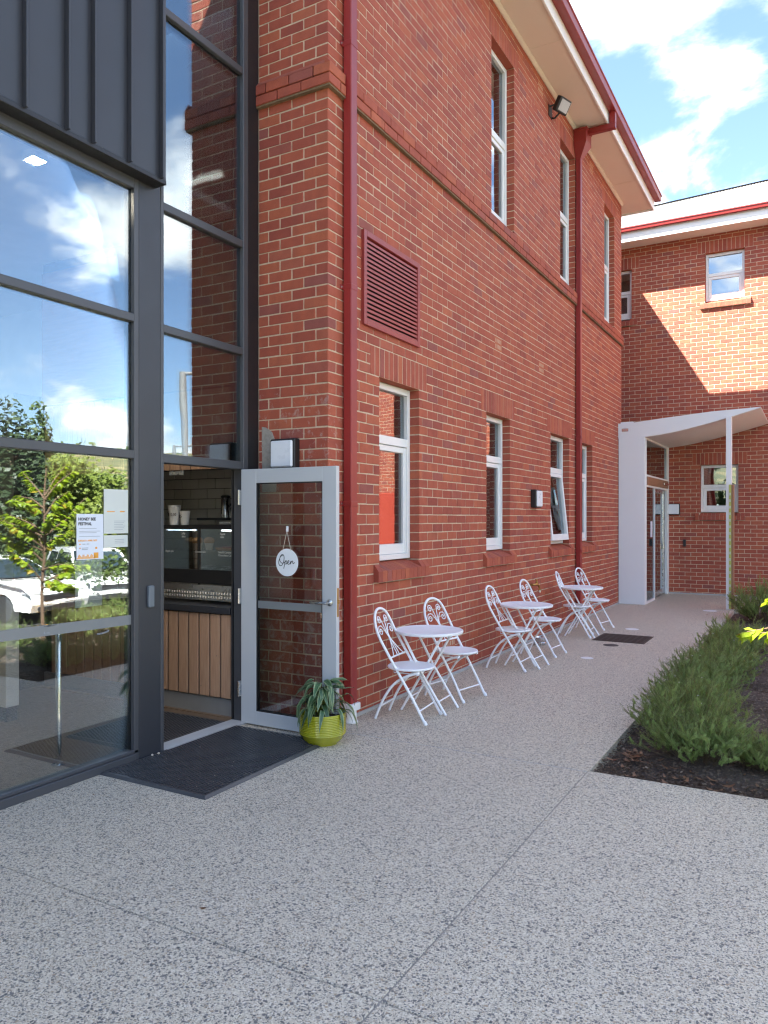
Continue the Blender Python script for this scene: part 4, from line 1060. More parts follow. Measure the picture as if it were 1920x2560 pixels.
# posters on the inside of the glass
PX = GX - .0065
def poster(name, label, y0, y1, z0, z1, mat, PX=GX + .006):
    p = empty(name, label, 'poster', (PX, (y0 + y1) / 2, z0), 0, 'papers stuck to the cafe window')
    MB().box(-.0006, .0006, -(y1 - y0) / 2, (y1 - y0) / 2, 0, z1 - z0).part('sheet', mat, p)
    def tx(s_, y, z, size, m, b=0): lettering('lettering', s_, size, m, p, (PX + .0012, y, z), (0, 1, 0), (0, 0, 1), ext=.0002, bold=b)
    def blk(a, b, c, d, m): MB().box(.0008, .0012, a - (y0 + y1) / 2, b - (y0 + y1) / 2, c - z0, d - z0).part('print', m, p)
    return p, tx, blk
y0, y1, z0, z1 = -1.806, -1.594, 1.411, 1.708
p, tx, blk = poster('festival_poster', 'blue white poster headed HONEY BEE FESTIVAL on the cafe window', y0, y1, z0, z1, 'paper_white')
tx('HONEY BEE', -1.793, 1.666, .026, 'ink', .0011); tx('FESTIVAL', -1.793, 1.635, .026, 'ink', .0011)
for i, zz in enumerate((1.612, 1.594, 1.584, 1.560)): blk(-1.785, -1.65 + .03 * (i % 2), zz, zz + .003, 'ink_grey')
tx('SUNDAY 6 APRIL 2025', -1.794, 1.530, .0150, 'ink_orange', .0006)
tx('10AM - 3PM', -1.765, 1.508, .011, 'ink_grey'); blk(-1.785, -1.775, 1.508, 1.516, 'ink_orange'); blk(-1.785, -1.775, 1.482, 1.490, 'ink_orange'); blk(-1.765, -1.715, 1.485, 1.489, 'ink_grey'); blk(-1.765, -1.72, 1.476, 1.480, 'ink_grey')
for i in range(17): blk(-1.803 + .0085 * i, -1.797 + .0085 * i, 1.416, 1.426 + .02 * abs(math.sin(i * 2.3)), 'ink_orange')
blk(-1.672, -1.635, 1.418, 1.455, 'ink_orange'); blk(-1.66, -1.645, 1.478, 1.492, 'ink_orange')
p, tx, blk = poster('notice', 'pale printed notice upper right of the festival poster', -1.590, -1.385, 1.577, 1.875, 'paper_pale')
blk(-1.565, -1.50, 1.722, 1.728, 'ink_orange'); blk(-1.455, -1.415, 1.722, 1.730, 'ink_orange')
for i in range(6): blk(-1.505, -1.41 - .01 * (i % 3), 1.660 - .0115 * i, 1.6625 - .0115 * i, 'ink_grey')
p, tx, blk = poster('small_notice', 'small pale notice below the larger one on the window', -1.590, -1.388, 1.484, 1.566, 'paper_pale')
for i in range(3): blk(-1.50, -1.42, 1.535 - .012 * i, 1.538 - .012 * i, 'ink_grey')
MB().box(-.0006, .0006, -.106, .106, 0, .305).thing('backing_paper', 'paper_pale', 'blank sheet taped below the festival poster on the window', 'poster', 'papers stuck to the cafe window', (PX, -1.70, 1.102))

# ------------------------------------------------------------------ rubber mats
def mat_thing(name, label, x0, y0, nx, ny, p=.0275, z=.0):
    r = empty(name, label, 'door mat', (x0, y0, z), 0, 'honeycomb rubber mats at the cafe door')
    m = MB(); zt = .016; hr = p * .445; E_ = .035
    for i in range(nx):
        for j in range(ny):
            cx_, cy_ = E_ + p * (i + .5), E_ + p * (j + .5 + (.5 if i % 2 else 0)); vs = []
            oc = [(1, 0), (1, 1), (0, 1), (-1, 1), (-1, 0), (-1, -1), (0, -1), (1, -1)]
            for a, b in oc: vs.append((cx_ + a * p / 2, cy_ + b * p / 2, zt))
            for k in range(8): a = k * math.pi / 4; vs.append((cx_ + hr * math.cos(a), cy_ + hr * math.sin(a), zt))
            for k in range(8): a = k * math.pi / 4; vs.append((cx_ + hr * .92 * math.cos(a), cy_ + hr * .92 * math.sin(a), .002))
            fs = [(k, (k + 1) % 8, 8 + (k + 1) % 8, 8 + k) for k in range(8)] + [(8 + k, 8 + (k + 1) % 8, 16 + (k + 1) % 8, 16 + k) for k in range(8)]
            m.add(vs, fs)
    m.part('honeycomb', 'rubber', r, None, None, False)
    w, h = nx * p + 2 * E_, (ny + .5) * p + 2 * E_
    b = MB(); zt2 = .0166
    ou = [(0, 0), (w, 0), (w, h), (0, h)]; md = [(.022, .022), (w - .022, .022), (w - .022, h - .022), (.022, h - .022)]; q = E_ + p * .25
    inn = [(E_, q), (w - E_, q), (w - E_, h - q), (E_, h - q)]
    vs = [(x, y, .001) for x, y in ou] + [(x, y, zt2) for x, y in md] + [(x, y, zt2) for x, y in inn]
    fs = []
    for k in range(4): n = (k + 1) % 4; fs += [(k, n, 4 + n, 4 + k), (4 + k, 4 + n, 8 + n, 8 + k)]
    b.add(vs, fs).part('bevelled_edge', 'rubber', r, None, None, False)
    MB().box(.01, w - .01, .01, h - .01, .0005, .0022).part('underside', 'black_metal', r)
    return r
mat_thing('door_mat', 'black honeycomb rubber mat outside on the concrete by the door', -.695, -1.66, 31, 46)
mat_thing('door_mat', 'black honeycomb rubber mat inside the cafe doorway', -1.62, -1.20, 27, 31)
for i, (x, y) in enumerate([(-.655, -1.235), (-.645, -1.185)]):
    MB().lathe([(.006, 0), (.010, .006), (.006, .014), (0, .016)], 7, smooth=False).thing('stone_chip', 'stone_chip', ['small pale stone chip nearer the mat corner beside the column', 'larger pale stone chip beside the column on the mat edge'][i], 'stone', 'stone chips on the mat', (x, y, .014))
def specks():
    m = MB(); r = random.Random(9)
    for _ in range(18):
        x, y = r.uniform(-.6, .15), r.uniform(-1.55, -.45); s_ = r.uniform(.0015, .003)
        m.box(x - s_, x + s_, y - s_ * .6, y + s_ * .6, .0146, .0146 + s_)
    return m
specks().part('crumbs', 'stone_chip', None, None, 'stuff')
# ------------------------------------------------------------------ bistro chairs and tables
def make_chair(label, loc, rz):
    t = empty('bistro_chair', label, 'chair', loc, rz, 'white bistro chairs along the brick wall')
    E_ = 'white_enamel'
    # seat: thin dished disc with a rolled rim
    seat = MB().lathe([(0, .418), (.175, .418), (.196, .424), (.200, .432), (.196, .440), (.182, .443), (.170, .439), (.10, .436), (0, .435)], 36, (.045, 0, 0), cap=False).part('seat', E_, t)
    # back frame: hoop that runs on down to the front feet
    hw = .182
    def side(s_):
        return [(.245, s_ * (hw + .005), .0), (.13, s_ * hw, .20), (-.01, s_ * hw, .425), (-.10, s_ * hw, .57), (-.175, s_ * (hw - .002), .70)]
    hoop = side(1) + [(-.215, .160, .795), (-.237, .118, .862), (-.249, .062, .895), (-.253, 0, .905), (-.249, -.062, .895), (-.237, -.118, .862), (-.215, -.160, .795)] + side(-1)[::-1]
    MB().tube(spline(hoop, 5), .0118, 10).part('back_hoop', E_, t)
    for s_ in (1, -1): MB().tube([(.252, s_ * .187, .0), (.236, s_ * .187, .03)], .0135, 8).part('foot', E_, t)
    # rear legs: curved, from under the seat front back to the wall side
    rw = .150
    for s_ in (1, -1):
        MB().tube(spline([(.175, s_ * rw, .410), (.06, s_ * rw, .372), (-.05, s_ * rw, .300), (-.135, s_ * rw, .185), (-.195, s_ * rw, .06), (-.218, s_ * rw, 0)], 5), .0112, 10).part('leg', E_, t)
    MB().tube([(.187, -hw, .105), (.187, hw, .105)], .0068, 8).part('stretcher', E_, t)
    MB().tube([(-.178, -rw, .105), (-.178, rw, .105)], .0068, 8).part('stretcher', E_, t)
    MB().tube([(-.070, -hw, .522), (-.070, hw, .522)], .0075, 8).part('back_rail', E_, t)
    hg = MB()
    for s_ in (1, -1):
        hg.tube([(.165, s_ * (rw + .004), .40), (.165, s_ * (rw + .016), .40)], .012, 8)
        hg.tube([(.085, s_ * (rw), .275 + .0), (.085, s_ * (hw + .012), .275)], .006, 8)
        hg.cbox(-.035, .0, s_ * .172 - .006, s_ * .172 + .006, .42, .452, .003)
    hg.tube([(-.06, .12, .412), (-.06, .12, .392), (.13, .12, .392), (.165, .12, .412)], .0045, 6); hg.tube([(-.06, -.12, .412), (-.06, -.12, .392), (.13, -.12, .392), (.165, -.12, .412)], .0045, 6)
    hg.part('hinge_bracket', E_, t)
    # scrollwork, drawn in the plane of the back (y, height) and laid onto its slope
    def onback(y, h):
        z = h; x = -.010 - (z - .425) * .60 if z < .7 else -.175 - (z - .70) * .40
        return (x, y, z)
    def spiral(cy, cz, r0, r1, a0, turns, s_):
        o = []; n = 18
        for i in range(n + 1):
            q = i / n; a = a0 + turns * 2 * math.pi * q; r_ = r0 + (r1 - r0) * q ** .9
            o.append((s_ * (cy + r_ * math.cos(a)), cz + r_ * math.sin(a)))
        return o
    sc = MB()
    for s_ in (1, -1):
        inner = [(s_ * .022, .525), (s_ * .016, .60), (s_ * .008, .66), (s_ * -.008, .72), (s_ * -.020, .78)]
        p = [(s_ * -.105, .525), (s_ * -.06, .575), (s_ * -.018, .64), (s_ * .012, .72), (s_ * .024, .775), (s_ * .040, .822)] + spiral(.070, .812, .034, .006, R(140), -1.45, s_)
        sc.tube([onback(a, b) for a, b in [(q[0], q[1]) for q in spline([(a, b, 0) for a, b in p], 2)]], .0042, 6)
        p = inner[:3] + [(s_ * .018, .70), (s_ * .045, .742), (s_ * .075, .768)] + spiral(.105, .728, .042, .007, R(118), -1.45, s_)
        sc.tube([onback(a, b) for a, b in [(q[0], q[1]) for q in spline([(a, b, 0) for a, b in p], 2)]], .0042, 6)
    sc.part('scrollwork', E_, t)
    return t
CH = [('white bistro chair nearest the red downpipe, left of the first table', (.375, .625, 0), R(6)), ('white bistro chair to the right of the first table', (.40, 1.525, 0), R(-10)),
      ('white bistro chair left of the middle table', (.385, 3.10, 0), R(1)), ('white bistro chair right of the middle table, under the garden tap', (.43, 4.13, 0), R(-3)),
      ('white bistro chair left of the far table, seen nearly edge on', (.375, 5.78, 0), R(9)), ('white bistro chair farthest along the wall, beyond the last table', (.42, 6.70, 0), R(-9))]
c0 = make_chair(*CH[0])
for lb, lc, rz in CH[1:]: dup(c0, lc, rz, lb)
def make_table(label, loc, rz):
    t = empty('bistro_table', label, 'table', loc, rz, 'round white bistro tables'); E_ = 'white_enamel'; H = .70
    MB().lathe([(0, H - .026), (.286, H - .026), (.297, H - .022), (.300, H - .012), (.299, H - .002), (.294, H + .001), (.288, H - .001), (.280, H - .003), (0, H - .003)], 56, cap=False).part('table_top', E_, t)
    for s_ in (1, -1):
        MB().tube([(-.19, s_ * .150, H - .03), (-.02, s_ * .150, .36), (.215, s_ * .150, 0)], .0112, 10).part('leg', E_, t)
        MB().tube([(.17, s_ * .120, H - .03), (.02, s_ * .120, .40), (-.215, s_ * .120, 0)], .0112, 10).part('leg', E_, t)
    MB().tube([(.145, -.15, .11), (.145, .15, .11)], .0065, 8).part('stretcher', E_, t)
    MB().tube([(-.15, -.12, .11), (-.15, .12, .11)], .0065, 8).part('stretcher', E_, t)
    MB().tube([(-.19, -.16, H - .034), (-.19, .16, H - .034)], .008, 8).part('stretcher', E_, t)
    MB().tube([(.17, -.14, H - .034), (.17, .14, H - .034)], .008, 8).part('stretcher', E_, t)
    k = MB(); k.tube(spline([(-.115, -.15, .545), (-.085, -.145, .47), (-.03, -.135, .43), (.03, -.12, .435), (.06, -.12, .47)], 4), .0055, 6); k.tube([(-.125, -.158, .555), (-.07, -.158, .45)], .009, 6)
    k.tube([(-.125, .158, .555), (-.07, .158, .45)], .009, 6); k.part('folding_catch', E_, t)
    return t
tb = make_table('round white table nearest the door, between the first two chairs', (.43, .955, 0), R(4))
dup(tb, (.515, 3.30, 0), R(-2), 'middle round white table between the two middle chairs')
dup(tb, (.475, 5.82, 0), R(3), 'farthest round white table near the second downpipe')

# ------------------------------------------------------------------ small fittings
def wall_light(label, mp, u, z, hw=.12, hh=.12):
    t = empty('wall_light', label, 'wall light', (0, 0, 0), 0, 'square bulkhead wall lights')
    c = mp(u, 0, z); t.location = c
    mq = lambda a, w, q: tuple(Vector(mp(u + a, w, z + q)) - Vector(c))
    MB(mq).cbox(-hw, hw, .0, .075, -hh, hh, .008).part('housing', 'black_metal', t)
    MB(mq).cbox(-hw + .016, hw - .016, .070, .096, -hh + .016, hh - .016, .010).part('lens', 'lamp_lens', t)
    return t
wall_light('square white faced wall light on the brick pier above the open door', mpP, .40, 2.205, .125, .125)
wall_light('slim wall light on the long brick wall between two windows', mpL, 5.11, 1.95, .125, .125)
wall_light('small square wall light beside the entry porch door', mpB, .635, 1.885, .125, .125)
fl = empty('floodlight', 'black bracketed floodlight under the eaves of the brick building', 'floodlight', (.0, 5.857, 7.66))
MB().tube([(.0, -.06, .03), (.12, -.02, .06), (.15, 0, .03)], .014, 8).tube([(.0, .06, -.08), (.05, .06, -.10), (.14, .04, -.04)], .014, 8).box(0, .01, -.08, .08, -.10, .06).part('bracket', 'black_metal', fl)
hq = MB(); hq.cbox(-.06, .03, -.13, .13, -.10, .10, .012); h = hq.part('head', 'black_metal', fl); h.location = (.19, .0, .02); h.rotation_euler = (0, R(32), R(-18))
ln = MB().box(.031, .034, -.10, .10, -.075, .075).part('lens', 'flood_lens', h)
tp = empty('garden_tap', 'brass garden tap on the brick wall above the middle chairs', 'tap', (0, 5.045, .775))
tm_ = MB(); tm_.tube([(0, -.09, 0), (.045, -.09, 0), (.06, -.06, 0), (.065, 0, 0), (.075, .05, -.01), (.08, .075, -.05), (.08, .078, -.085)], [.016, .016, .017, .018, .016, .014, .014], 10)
tm_.lathe([(.020, .0), (.020, .03), (.010, .034), (.010, .06)], 12, (.065, 0, .005)); tm_.part('body', 'brass', tp)
MB().tube([(.065, -.035, .068), (.065, .035, .068)], .008, 8).part('handle', 'brass', tp); MB().lathe([(.018, 0), (.018, .03)], 12, (.08, .078, -.115)).part('hose_cock', 'stainless', tp)
kc = empty('steel_canister', 'small round stainless steel tin standing by the wall behind the middle chairs', 'tin', (.20, 4.76, 0))
MB().lathe([(.075, 0), (.078, .004), (.078, .10), (.070, .105), (.066, .098), (.066, .01), (0, .01)], 28, cap=False).part('body', 'stainless', kc); MB().lathe([(.079, .03), (.081, .035), (.079, .04)], 28, cap=False).part('ring', 'chrome', kc)
sw = MB(mpB).cbox(.825, .882, 0, .03, 1.055, 1.21, .004).thing('door_switch', 'black_metal', 'small dark door switch plate on the brick wing in the porch', 'switch')
# covers and grate set into the path
gr = empty('drain_grate', 'rusty rectangular drain grate set in the path', 'drain grate', (1.05, 5.84, 0), R(0))
gb = MB(); gb.cbox(-.35, .35, -.36, .36, -.02, .004, .002); gb.part('frame', 'iron_grate', gr)
gs = MB()
for i in range(17): gs.cbox(-.325, .325, -.335 + .0405 * i, -.315 + .0405 * i, .004, .009, .001)
for i in range(9): gs.cbox(-.325 + .078 * i, -.307 + .078 * i, -.335, .335, .003, .0075, .001)
gs.part('bars', 'iron_grate', gr)
def cover(label, x, y, r, mt): MB().lathe([(r, -.01), (r, .002), (r - .004, .0035), (r * .6, .0038), (0, .004)], 32).thing('round_cover', mt, label, 'cover', 'round covers in the path', (x, y, 0))
cover('dark round cover beside the drain grate', 1.03, 5.19, .10, 'rust_cover'); cover('white round cover nearest the tables in the path', 1.0, 4.10, .075, 'pvc_white'); cover('white round cover beyond the drain grate', .97, 6.83, .10, 'pvc_white')
cover('white round cover at the foot of the porch post', 1.72, 9.9, .12, 'pvc_white')
# bottle on the sill behind the nearest window, in front of an orange board
MB().cbox(-.265, -.255, .84, 1.28, 1.30, 2.42, .003).thing('orange_board', 'orange_board', 'bright orange red board behind the glass of the nearest ground floor window', 'board')
bt = empty('spray_bottle', 'white spray bottle on the sill behind the nearest window', 'bottle', (-.21, .96, 1.345))
MB().lathe([(.038, 0), (.04, .01), (.04, .10), (.018, .135), (.015, .16)], 16).part('body', 'cup_white', bt); MB().cbox(-.014, .014, -.03, .03, .16, .19, .004).part('trigger', 'ink_orange', bt)

# ------------------------------------------------------------------ potted plant
pp = empty('potted_plant', 'leafy plant in a lime green ribbed pot at the foot of the open door', 'potted plant', (.175, -.335, 0))
pf = [(0, .0), (.115, .0), (.118, .006), (.124, .012), (.158, .045), (.172, .075)]
for i in range(12):
    z = .078 + .0122 * i; pf += [(.1755, z), (.1765, z + .004), (.1735, z + .0088)]
pf += [(.176, .228), (.174, .233), (.167, .233), (.163, .225), (.160, .19)]
MB().lathe(pf, 56, cap=False).part('pot', 'lime_glaze', pp)
MB().lathe([(.163, .188), (.1, .195), (0, .197)], 24, cap=False).part('soil', 'soil', pp)
def leaf_mesh(Lh, wd, droop, twist, r):
    n = 9; vs = []; uv = []; fs = []
    for i in range(n + 1):
        t = i / n; w = wd * (math.sin(math.pi * min(1, t ** .75 * 1.0)) ** .8 * (1 - .25 * t)) + .0008
        x = Lh * (t - .28 * droop * t * t); z = Lh * (.36 * t - droop * t * t)
        for k, q in enumerate((-1, 0, 1)):
            a = twist * t; vs.append((x, q * w * math.cos(a), z + (abs(q) * w * .35) + q * w * math.sin(a) + .004 * math.sin(9 * t + q)))
    for i in range(n):
        for k in range(2): a = i * 3 + k; fs.append((a, a + 1, a + 4, a + 3))
    me = bpy.data.meshes.new('leaf'); me.from_pydata(vs, [], fs); ul = me.uv_layers.new(name='UVMap')
    for pl_ in me.polygons:
        pl_.use_smooth = True
        for li in pl_.loop_indices:
            vi = me.loops[li].vertex_index; ul.data[li].uv = ((vi % 3) / 2, (vi // 3) / n)
    me.materials.append(MT['lily_leaf']); return me
lr = random.Random(21)
LM = [leaf_mesh(lr.uniform(.15, .20), lr.uniform(.020, .028), d, lr.uniform(-.5, .5), lr) for d in (.35, .55, .75, .95, 1.15, 1.35)]
for i in range(72):
    a = lr.uniform(0, 6.283); rr = lr.uniform(.03, .17); zt = lr.uniform(.31, .47) - rr * .6
    if i < 16: zt = lr.uniform(.38, .47); rr = lr.uniform(.01, .06)
    tip = Vector((math.cos(a) * rr, math.sin(a) * rr, zt)); b0 = Vector((math.cos(a) * .025 + lr.uniform(-.03, .03), math.sin(a) * .025 + lr.uniform(-.03, .03), .19))
    k = lr.choice((0, 1, 2, 3)) if i < 16 else lr.choice((2, 3, 4, 5, 5))
    s_ = lr.uniform(.75, 1.15)
    inst('leaf', LM[k], pp, tip, (s_,) * 3, (lr.uniform(-.4, .4), lr.uniform(-.15, .2), a + lr.uniform(-.5, .5)))
    if i % 1 == 0:
        MB().tube([tuple(b0), tuple((b0 + tip) / 2 + Vector((0, 0, .03))), tuple(tip)], .0022, 5).part('stem', 'bright_leaf', pp)
inst('leaf', leaf_mesh(.17, .010, .15, 0, lr), pp, (.10, -.02, .40), (1, 1, 1), (0, R(2), R(20)))

# ------------------------------------------------------------------ garden
def bush_mesh(seed, ns, rad, hgt, per=24, ll=.021, lw=.0042):
    """Many leaning stems with side sprigs, each a bottle brush of small narrow leaves; together a loose mound."""
    r = random.Random(seed); lf = MB(); st = MB()
    def brush(fn, t0, n, l0):
        for i in range(n):
            t = t0 + (1 - t0) * i / n; p = fn(t); d = fn(min(1, t + .03)) - fn(t - .03)
            d = d.normalized() if d.length > 1e-6 else Vector((0, 0, 1))
            o1 = d.orthogonal().normalized(); o2 = d.cross(o1); ph = r.uniform(0, 6.28)
            for k in range(3):
                an = ph + k * 2.094 + r.uniform(-.35, .35); rd = o1 * math.cos(an) + o2 * math.sin(an)
                v = (rd + d * r.uniform(.0, .45)).normalized(); l = l0 * r.uniform(.65, 1.2) * (1 - .35 * (t - t0) / (1 - t0))
                sd = v.cross(d).normalized() * lw
                lf.add([tuple(p - sd * .4), tuple(p + v * l * .5 + sd), tuple(p + v * l), tuple(p + v * l * .5 - sd)], [(0, 3, 2, 1)])
    for _ in range(ns):
        a = r.uniform(0, 6.283); q = r.random() ** .55
        el = R(88) * (1 - q) + R(12) * q + r.uniform(-.12, .12)
        shell = r.uniform(.72, 1.08)
        P2 = Vector((rad * math.cos(el) * math.cos(a) * shell * 1.05, rad * math.cos(el) * math.sin(a) * shell * 1.05, .06 + (hgt - .06) * math.sin(el) ** .8 * shell))
        P0 = Vector((r.uniform(-.12, .12), r.uniform(-.12, .12), -.05)); P1 = Vector((P2.x * .62, P2.y * .62, P2.z * r.uniform(.35, .6)))
        at = lambda t, P0=P0, P1=P1, P2=P2: P0 * (1 - t) ** 2 + P1 * 2 * t * (1 - t) + P2 * t * t
        st.tube([tuple(at(k / 5)) for k in range(6)], [.0036, .0032, .0028, .0022, .0016, .001], 3, cap=False)
        brush(at, .62, 17, ll)
        for _k in range(r.choice((4, 5, 6))):
            t0 = r.uniform(.45, .95); b_ = at(t0); out = (P2 - P0).normalized()
            dv = (out * .5 + Vector((r.gauss(0, .8), r.gauss(0, .8), r.uniform(-.1, .8)))).normalized() * r.uniform(.06, .13)
            fn = lambda t, b_=b_, dv=dv: b_ + dv * t + Vector((0, 0, .025 * t * t))
            st.tube([tuple(fn(0)), tuple(fn(1))], [.0014, .0006], 3, cap=False); brush(fn, .05, 11, ll * .85)
    return lf.mesh('foliage', 'bush_leaf', False), st.mesh('stems', 'bush_stem', False)
BM = [bush_mesh(1, 150, .56, .50), bush_mesh(2, 155, .58, .53), bush_mesh(3, 140, .54, .47)]
def bush(k, x, y, s_, sz, rz, label, z=-.03):
    b = empty('rosemary_bush', label, 'bush', (x, y, z - .02), rz, 'rosemary bushes in the garden bed')
    inst('foliage', BM[k][0], b, (0, 0, 0), (s_, s_, sz)); inst('stems', BM[k][1], b, (0, 0, 0), (s_, s_, sz))
    return b
BL = [(0, 2.62, .66, .88, .90, .3, 'feathery green bush nearest the sharp corner of the garden bed'), (1, 2.46, 1.32, .86, .92, 1.2, 'second feathery bush back from the garden bed corner'),
      (2, 2.40, 1.98, .86, .95, 2.2, 'feathery bush in the third place from the garden bed corner'), (0, 2.34, 2.70, .84, .92, 3.3, 'feathery bush in the fourth place from the garden bed corner'),
      (1, 2.38, 3.42, .82, .90, 4.0, 'feathery bush leaning over the path level with the second table'), (2, 2.44, 4.15, .86, .92, 5.1, 'feathery bush just beyond the middle table across the path'),
      (0, 2.46, 4.95, .86, .95, .9, 'feathery bush across the path from the last table'), (1, 2.46, 5.75, .86, .95, 2.8, 'feathery bush level with the drain grate'),
      (2, 2.65, 8.9, 1.05, 1.55, 1.0, 'tall dark bush beside the porch post'), (1, 3.3, 9.3, 1.1, 1.6, 2.0, 'tall bush behind the one beside the porch post'),
      (2, 3.42, .22, .62, .8, 4.4, 'small feathery bush at the right front edge of the garden bed'), (0, 3.10, .74, .48, .55, 1.9, 'low sprawling bush with bare twigs between the corner bush and the bed edge'),
      (0, 4.2, 2.1, .9, 1.1, .2, 'sunlit bush at the car park side of the bed, nearest'), (1, 4.2, 2.95, .9, 1.1, 1.1, 'sunlit bush at the car park side of the bed, second'),
      (2, 4.2, 3.8, .9, 1.1, 2.1, 'sunlit bush at the car park side of the bed, third'), (0, 4.2, 4.7, .9, 1.1, 3.1, 'sunlit bush at the car park side of the bed, fourth'),
      (1, 4.3, 1.0, .8, .9, 5.0, 'sunlit bush beside the foot of the young tree')]
for i, (k, x, y, s_, sz, rz, lb) in enumerate(BL): bush(k, x + (.07 if i < 8 else 0), y, s_ * (.93 if i < 8 else 1), sz * (.92 if i < 8 else 1), rz, lb)
fm = MB(); fr_ = random.Random(4)
for _ in range(26):
    x, y = fr_.uniform(2.15, 2.7), fr_.uniform(.5, 6.0); z = fr_.uniform(.28, .42); s_ = fr_.uniform(.005, .008)
    for k in range(5):
        a = k * 1.2566; fm.add([(x, y, z), (x + s_ * math.cos(a - .4), y + s_ * math.sin(a - .4), z + .003), (x + 1.4 * s_ * math.cos(a), y + 1.4 * s_ * math.sin(a), z + .004), (x + s_ * math.cos(a + .4), y + s_ * math.sin(a + .4), z + .003)], [(0, 1, 2, 3)])
fm.part('white_flowers', 'flower_white', None, None, 'stuff', False)
dm = MB(); dr_ = random.Random(8)
for i in range(62):
    if i < 26: x, y = dr_.gauss(2.28, .06), abs(dr_.gauss(.42, .12)) + .05
    else: x, y = dr_.uniform(2.15, 3.3), .03 + .42 * dr_.random() ** 1.3
    a = dr_.uniform(0, 6.28); l = dr_.uniform(.018, .05); w = l * dr_.uniform(.22, .38); z = -.022 + dr_.uniform(0, .02); cu = dr_.uniform(.2, .7); vs = []
    for t in (-1, -.5, 0, .5, 1):
        ww = w * (1 - t * t) + .0008
        for q in (-1, 1): vs.append((x + l * t * math.cos(a) - q * ww * math.sin(a), y + l * t * math.sin(a) + q * ww * math.cos(a), z + cu * l * t * t * .7 + dr_.uniform(-.002, .002)))
    dm.add(vs, [(2 * k, 2 * k + 1, 2 * k + 3, 2 * k + 2) for k in range(4)])
dm.part('fallen_leaves', 'dry_leaf', None, None, 'stuff', False)
for i, (x, y, s_) in enumerate(((1.10, -2.62, .017), (-.42, -1.93, .010), (1.75, 9.2, .028))):
    q = MB(); a = .7 + i * 1.9
    for t0, t1 in ((-1, -.3), (-.3, .4), (.4, 1)):
        w0, w1 = s_ * .45 * (1 - t0 * t0) + .0006, s_ * .45 * (1 - t1 * t1) + .0006
        z0, z1 = .003 + s_ * .3 * t0 * t0, .003 + s_ * .3 * t1 * t1
        f_ = lambda t, w, z: (s_ * t * math.cos(a) - w * math.sin(a), s_ * t * math.sin(a) + w * math.cos(a), z)
        q.add([f_(t0, -w0, z0), f_(t0, w0, z0), f_(t1, w1, z1), f_(t1, -w1, z1)], [(0, 1, 2, 3)])
    q.thing('dry_leaf', 'dry_leaf', ['curled brown leaf lying on the open paving in the foreground', 'tiny brown leaf on the paving by the window sill rail', 'brown leaf on the path in front of the porch'][i], 'leaf', 'stray dry leaves on the path', (x, y, 0), None, False)

def broadleaf(m, p, d, l, w, r):
    d = d.normalized(); sd = d.cross(Vector((r.uniform(-.3, .3), r.uniform(-.3, .3), 1))).normalized(); up = sd.cross(d)
    q = [p, p + d * l * .3 + sd * w - up * .1 * l, p + d * l * .65 + sd * w * .85 - up * .12 * l, p + d * l - up * .28 * l, p + d * l * .65 - sd * w * .85 - up * .12 * l, p + d * l * .3 - sd * w - up * .1 * l, p + d * l * .3 + up * .02 * l, p + d * l * .65]
    m.add([tuple(x) for x in q], [(0, 1, 6), (1, 2, 7, 6), (2, 3, 7), (3, 4, 7), (4, 5, 6, 7), (5, 0, 6)])
def young_tree():
    t = empty('young_tree', 'young lime leaved tree at the edge of the bed beside the car park', 'tree', (3.75, 1.25, -.03))
    r = random.Random(17); tr = MB(); lf = MB()
    tr.tube(spline([(0, 0, 0), (.02, .01, .7), (-.02, .02, 1.3), (.01, 0, 1.9), (0, .02, 2.35)], 4), [.030 - .0014 * i for i in range(17)], 8)
    tr.part('trunk', 'bark_brown', t); br = MB()
    limbs = []
    for i in range(22):
        h = r.uniform(.85, 2.05); a = r.uniform(0, 6.28); l = r.uniform(.30, .62)
        limbs.append((h, a, l, r.uniform(.25, 1.0)))
    limbs += [(.90, R(195), .82, -.02), (.82, R(188), .74, .06), (1.05, R(180), .62, .1)]
    for h, a, l, rise in limbs:
        p0 = Vector((0, 0, h)); p1 = p0 + Vector((math.cos(a) * l * .5, math.sin(a) * l * .5, .10 * l + rise * .2)); p2 = p0 + Vector((math.cos(a) * l, math.sin(a) * l, rise * l))
        br.tube([tuple(p0), tuple(p1), tuple(p2)], [.012, .008, .003], 5)
        for k in range(30):
            q = r.uniform(.25, 1.04); p = p0 * (1 - q) ** 2 + p1 * 2 * q * (1 - q) + p2 * q * q
            an = a + r.uniform(-1.5, 1.5); d = Vector((math.cos(an), math.sin(an), r.uniform(-1.3, .25)))
            broadleaf(lf, p + Vector((0, 0, r.uniform(-.02, .02))), d, r.uniform(.07, .115), r.uniform(.032, .048), r)
    br.part('branches', 'bark_brown', t); lf.part('crown', 'lime_leaf', t, None, None, False)
young_tree()

# ------------------------------------------------------------------ beyond the car park: seen mirrored in the glass
def leaf_cloud(seed, n, blobs, size, flat=.5):
    r = random.Random(seed); m = MB()
    tot = sum(b[3] * b[4] * b[5] for b in blobs)
    for (x, y, z, a, b, c) in blobs:
        for _ in range(int(n * a * b * c / tot) + 1):
            th = r.uniform(0, 6.283); u = r.uniform(-1, 1); q = r.random() ** .33 * r.uniform(.72, 1.08); s_ = math.sqrt(1 - u * u)
            p = Vector((x + a * q * s_ * math.cos(th), y + b * q * s_ * math.sin(th), z + c * q * u))
            d = Vector((r.gauss(0, 1), r.gauss(0, 1), r.gauss(0, .7))).normalized(); e = d.orthogonal().normalized() * size * r.uniform(.25, .5); l = d * size * r.uniform(.6, 1.3)
            m.add([tuple(p - l * .5), tuple(p + e), tuple(p + l * .5), tuple(p - e)], [(0, 1, 2, 3)])
    return m
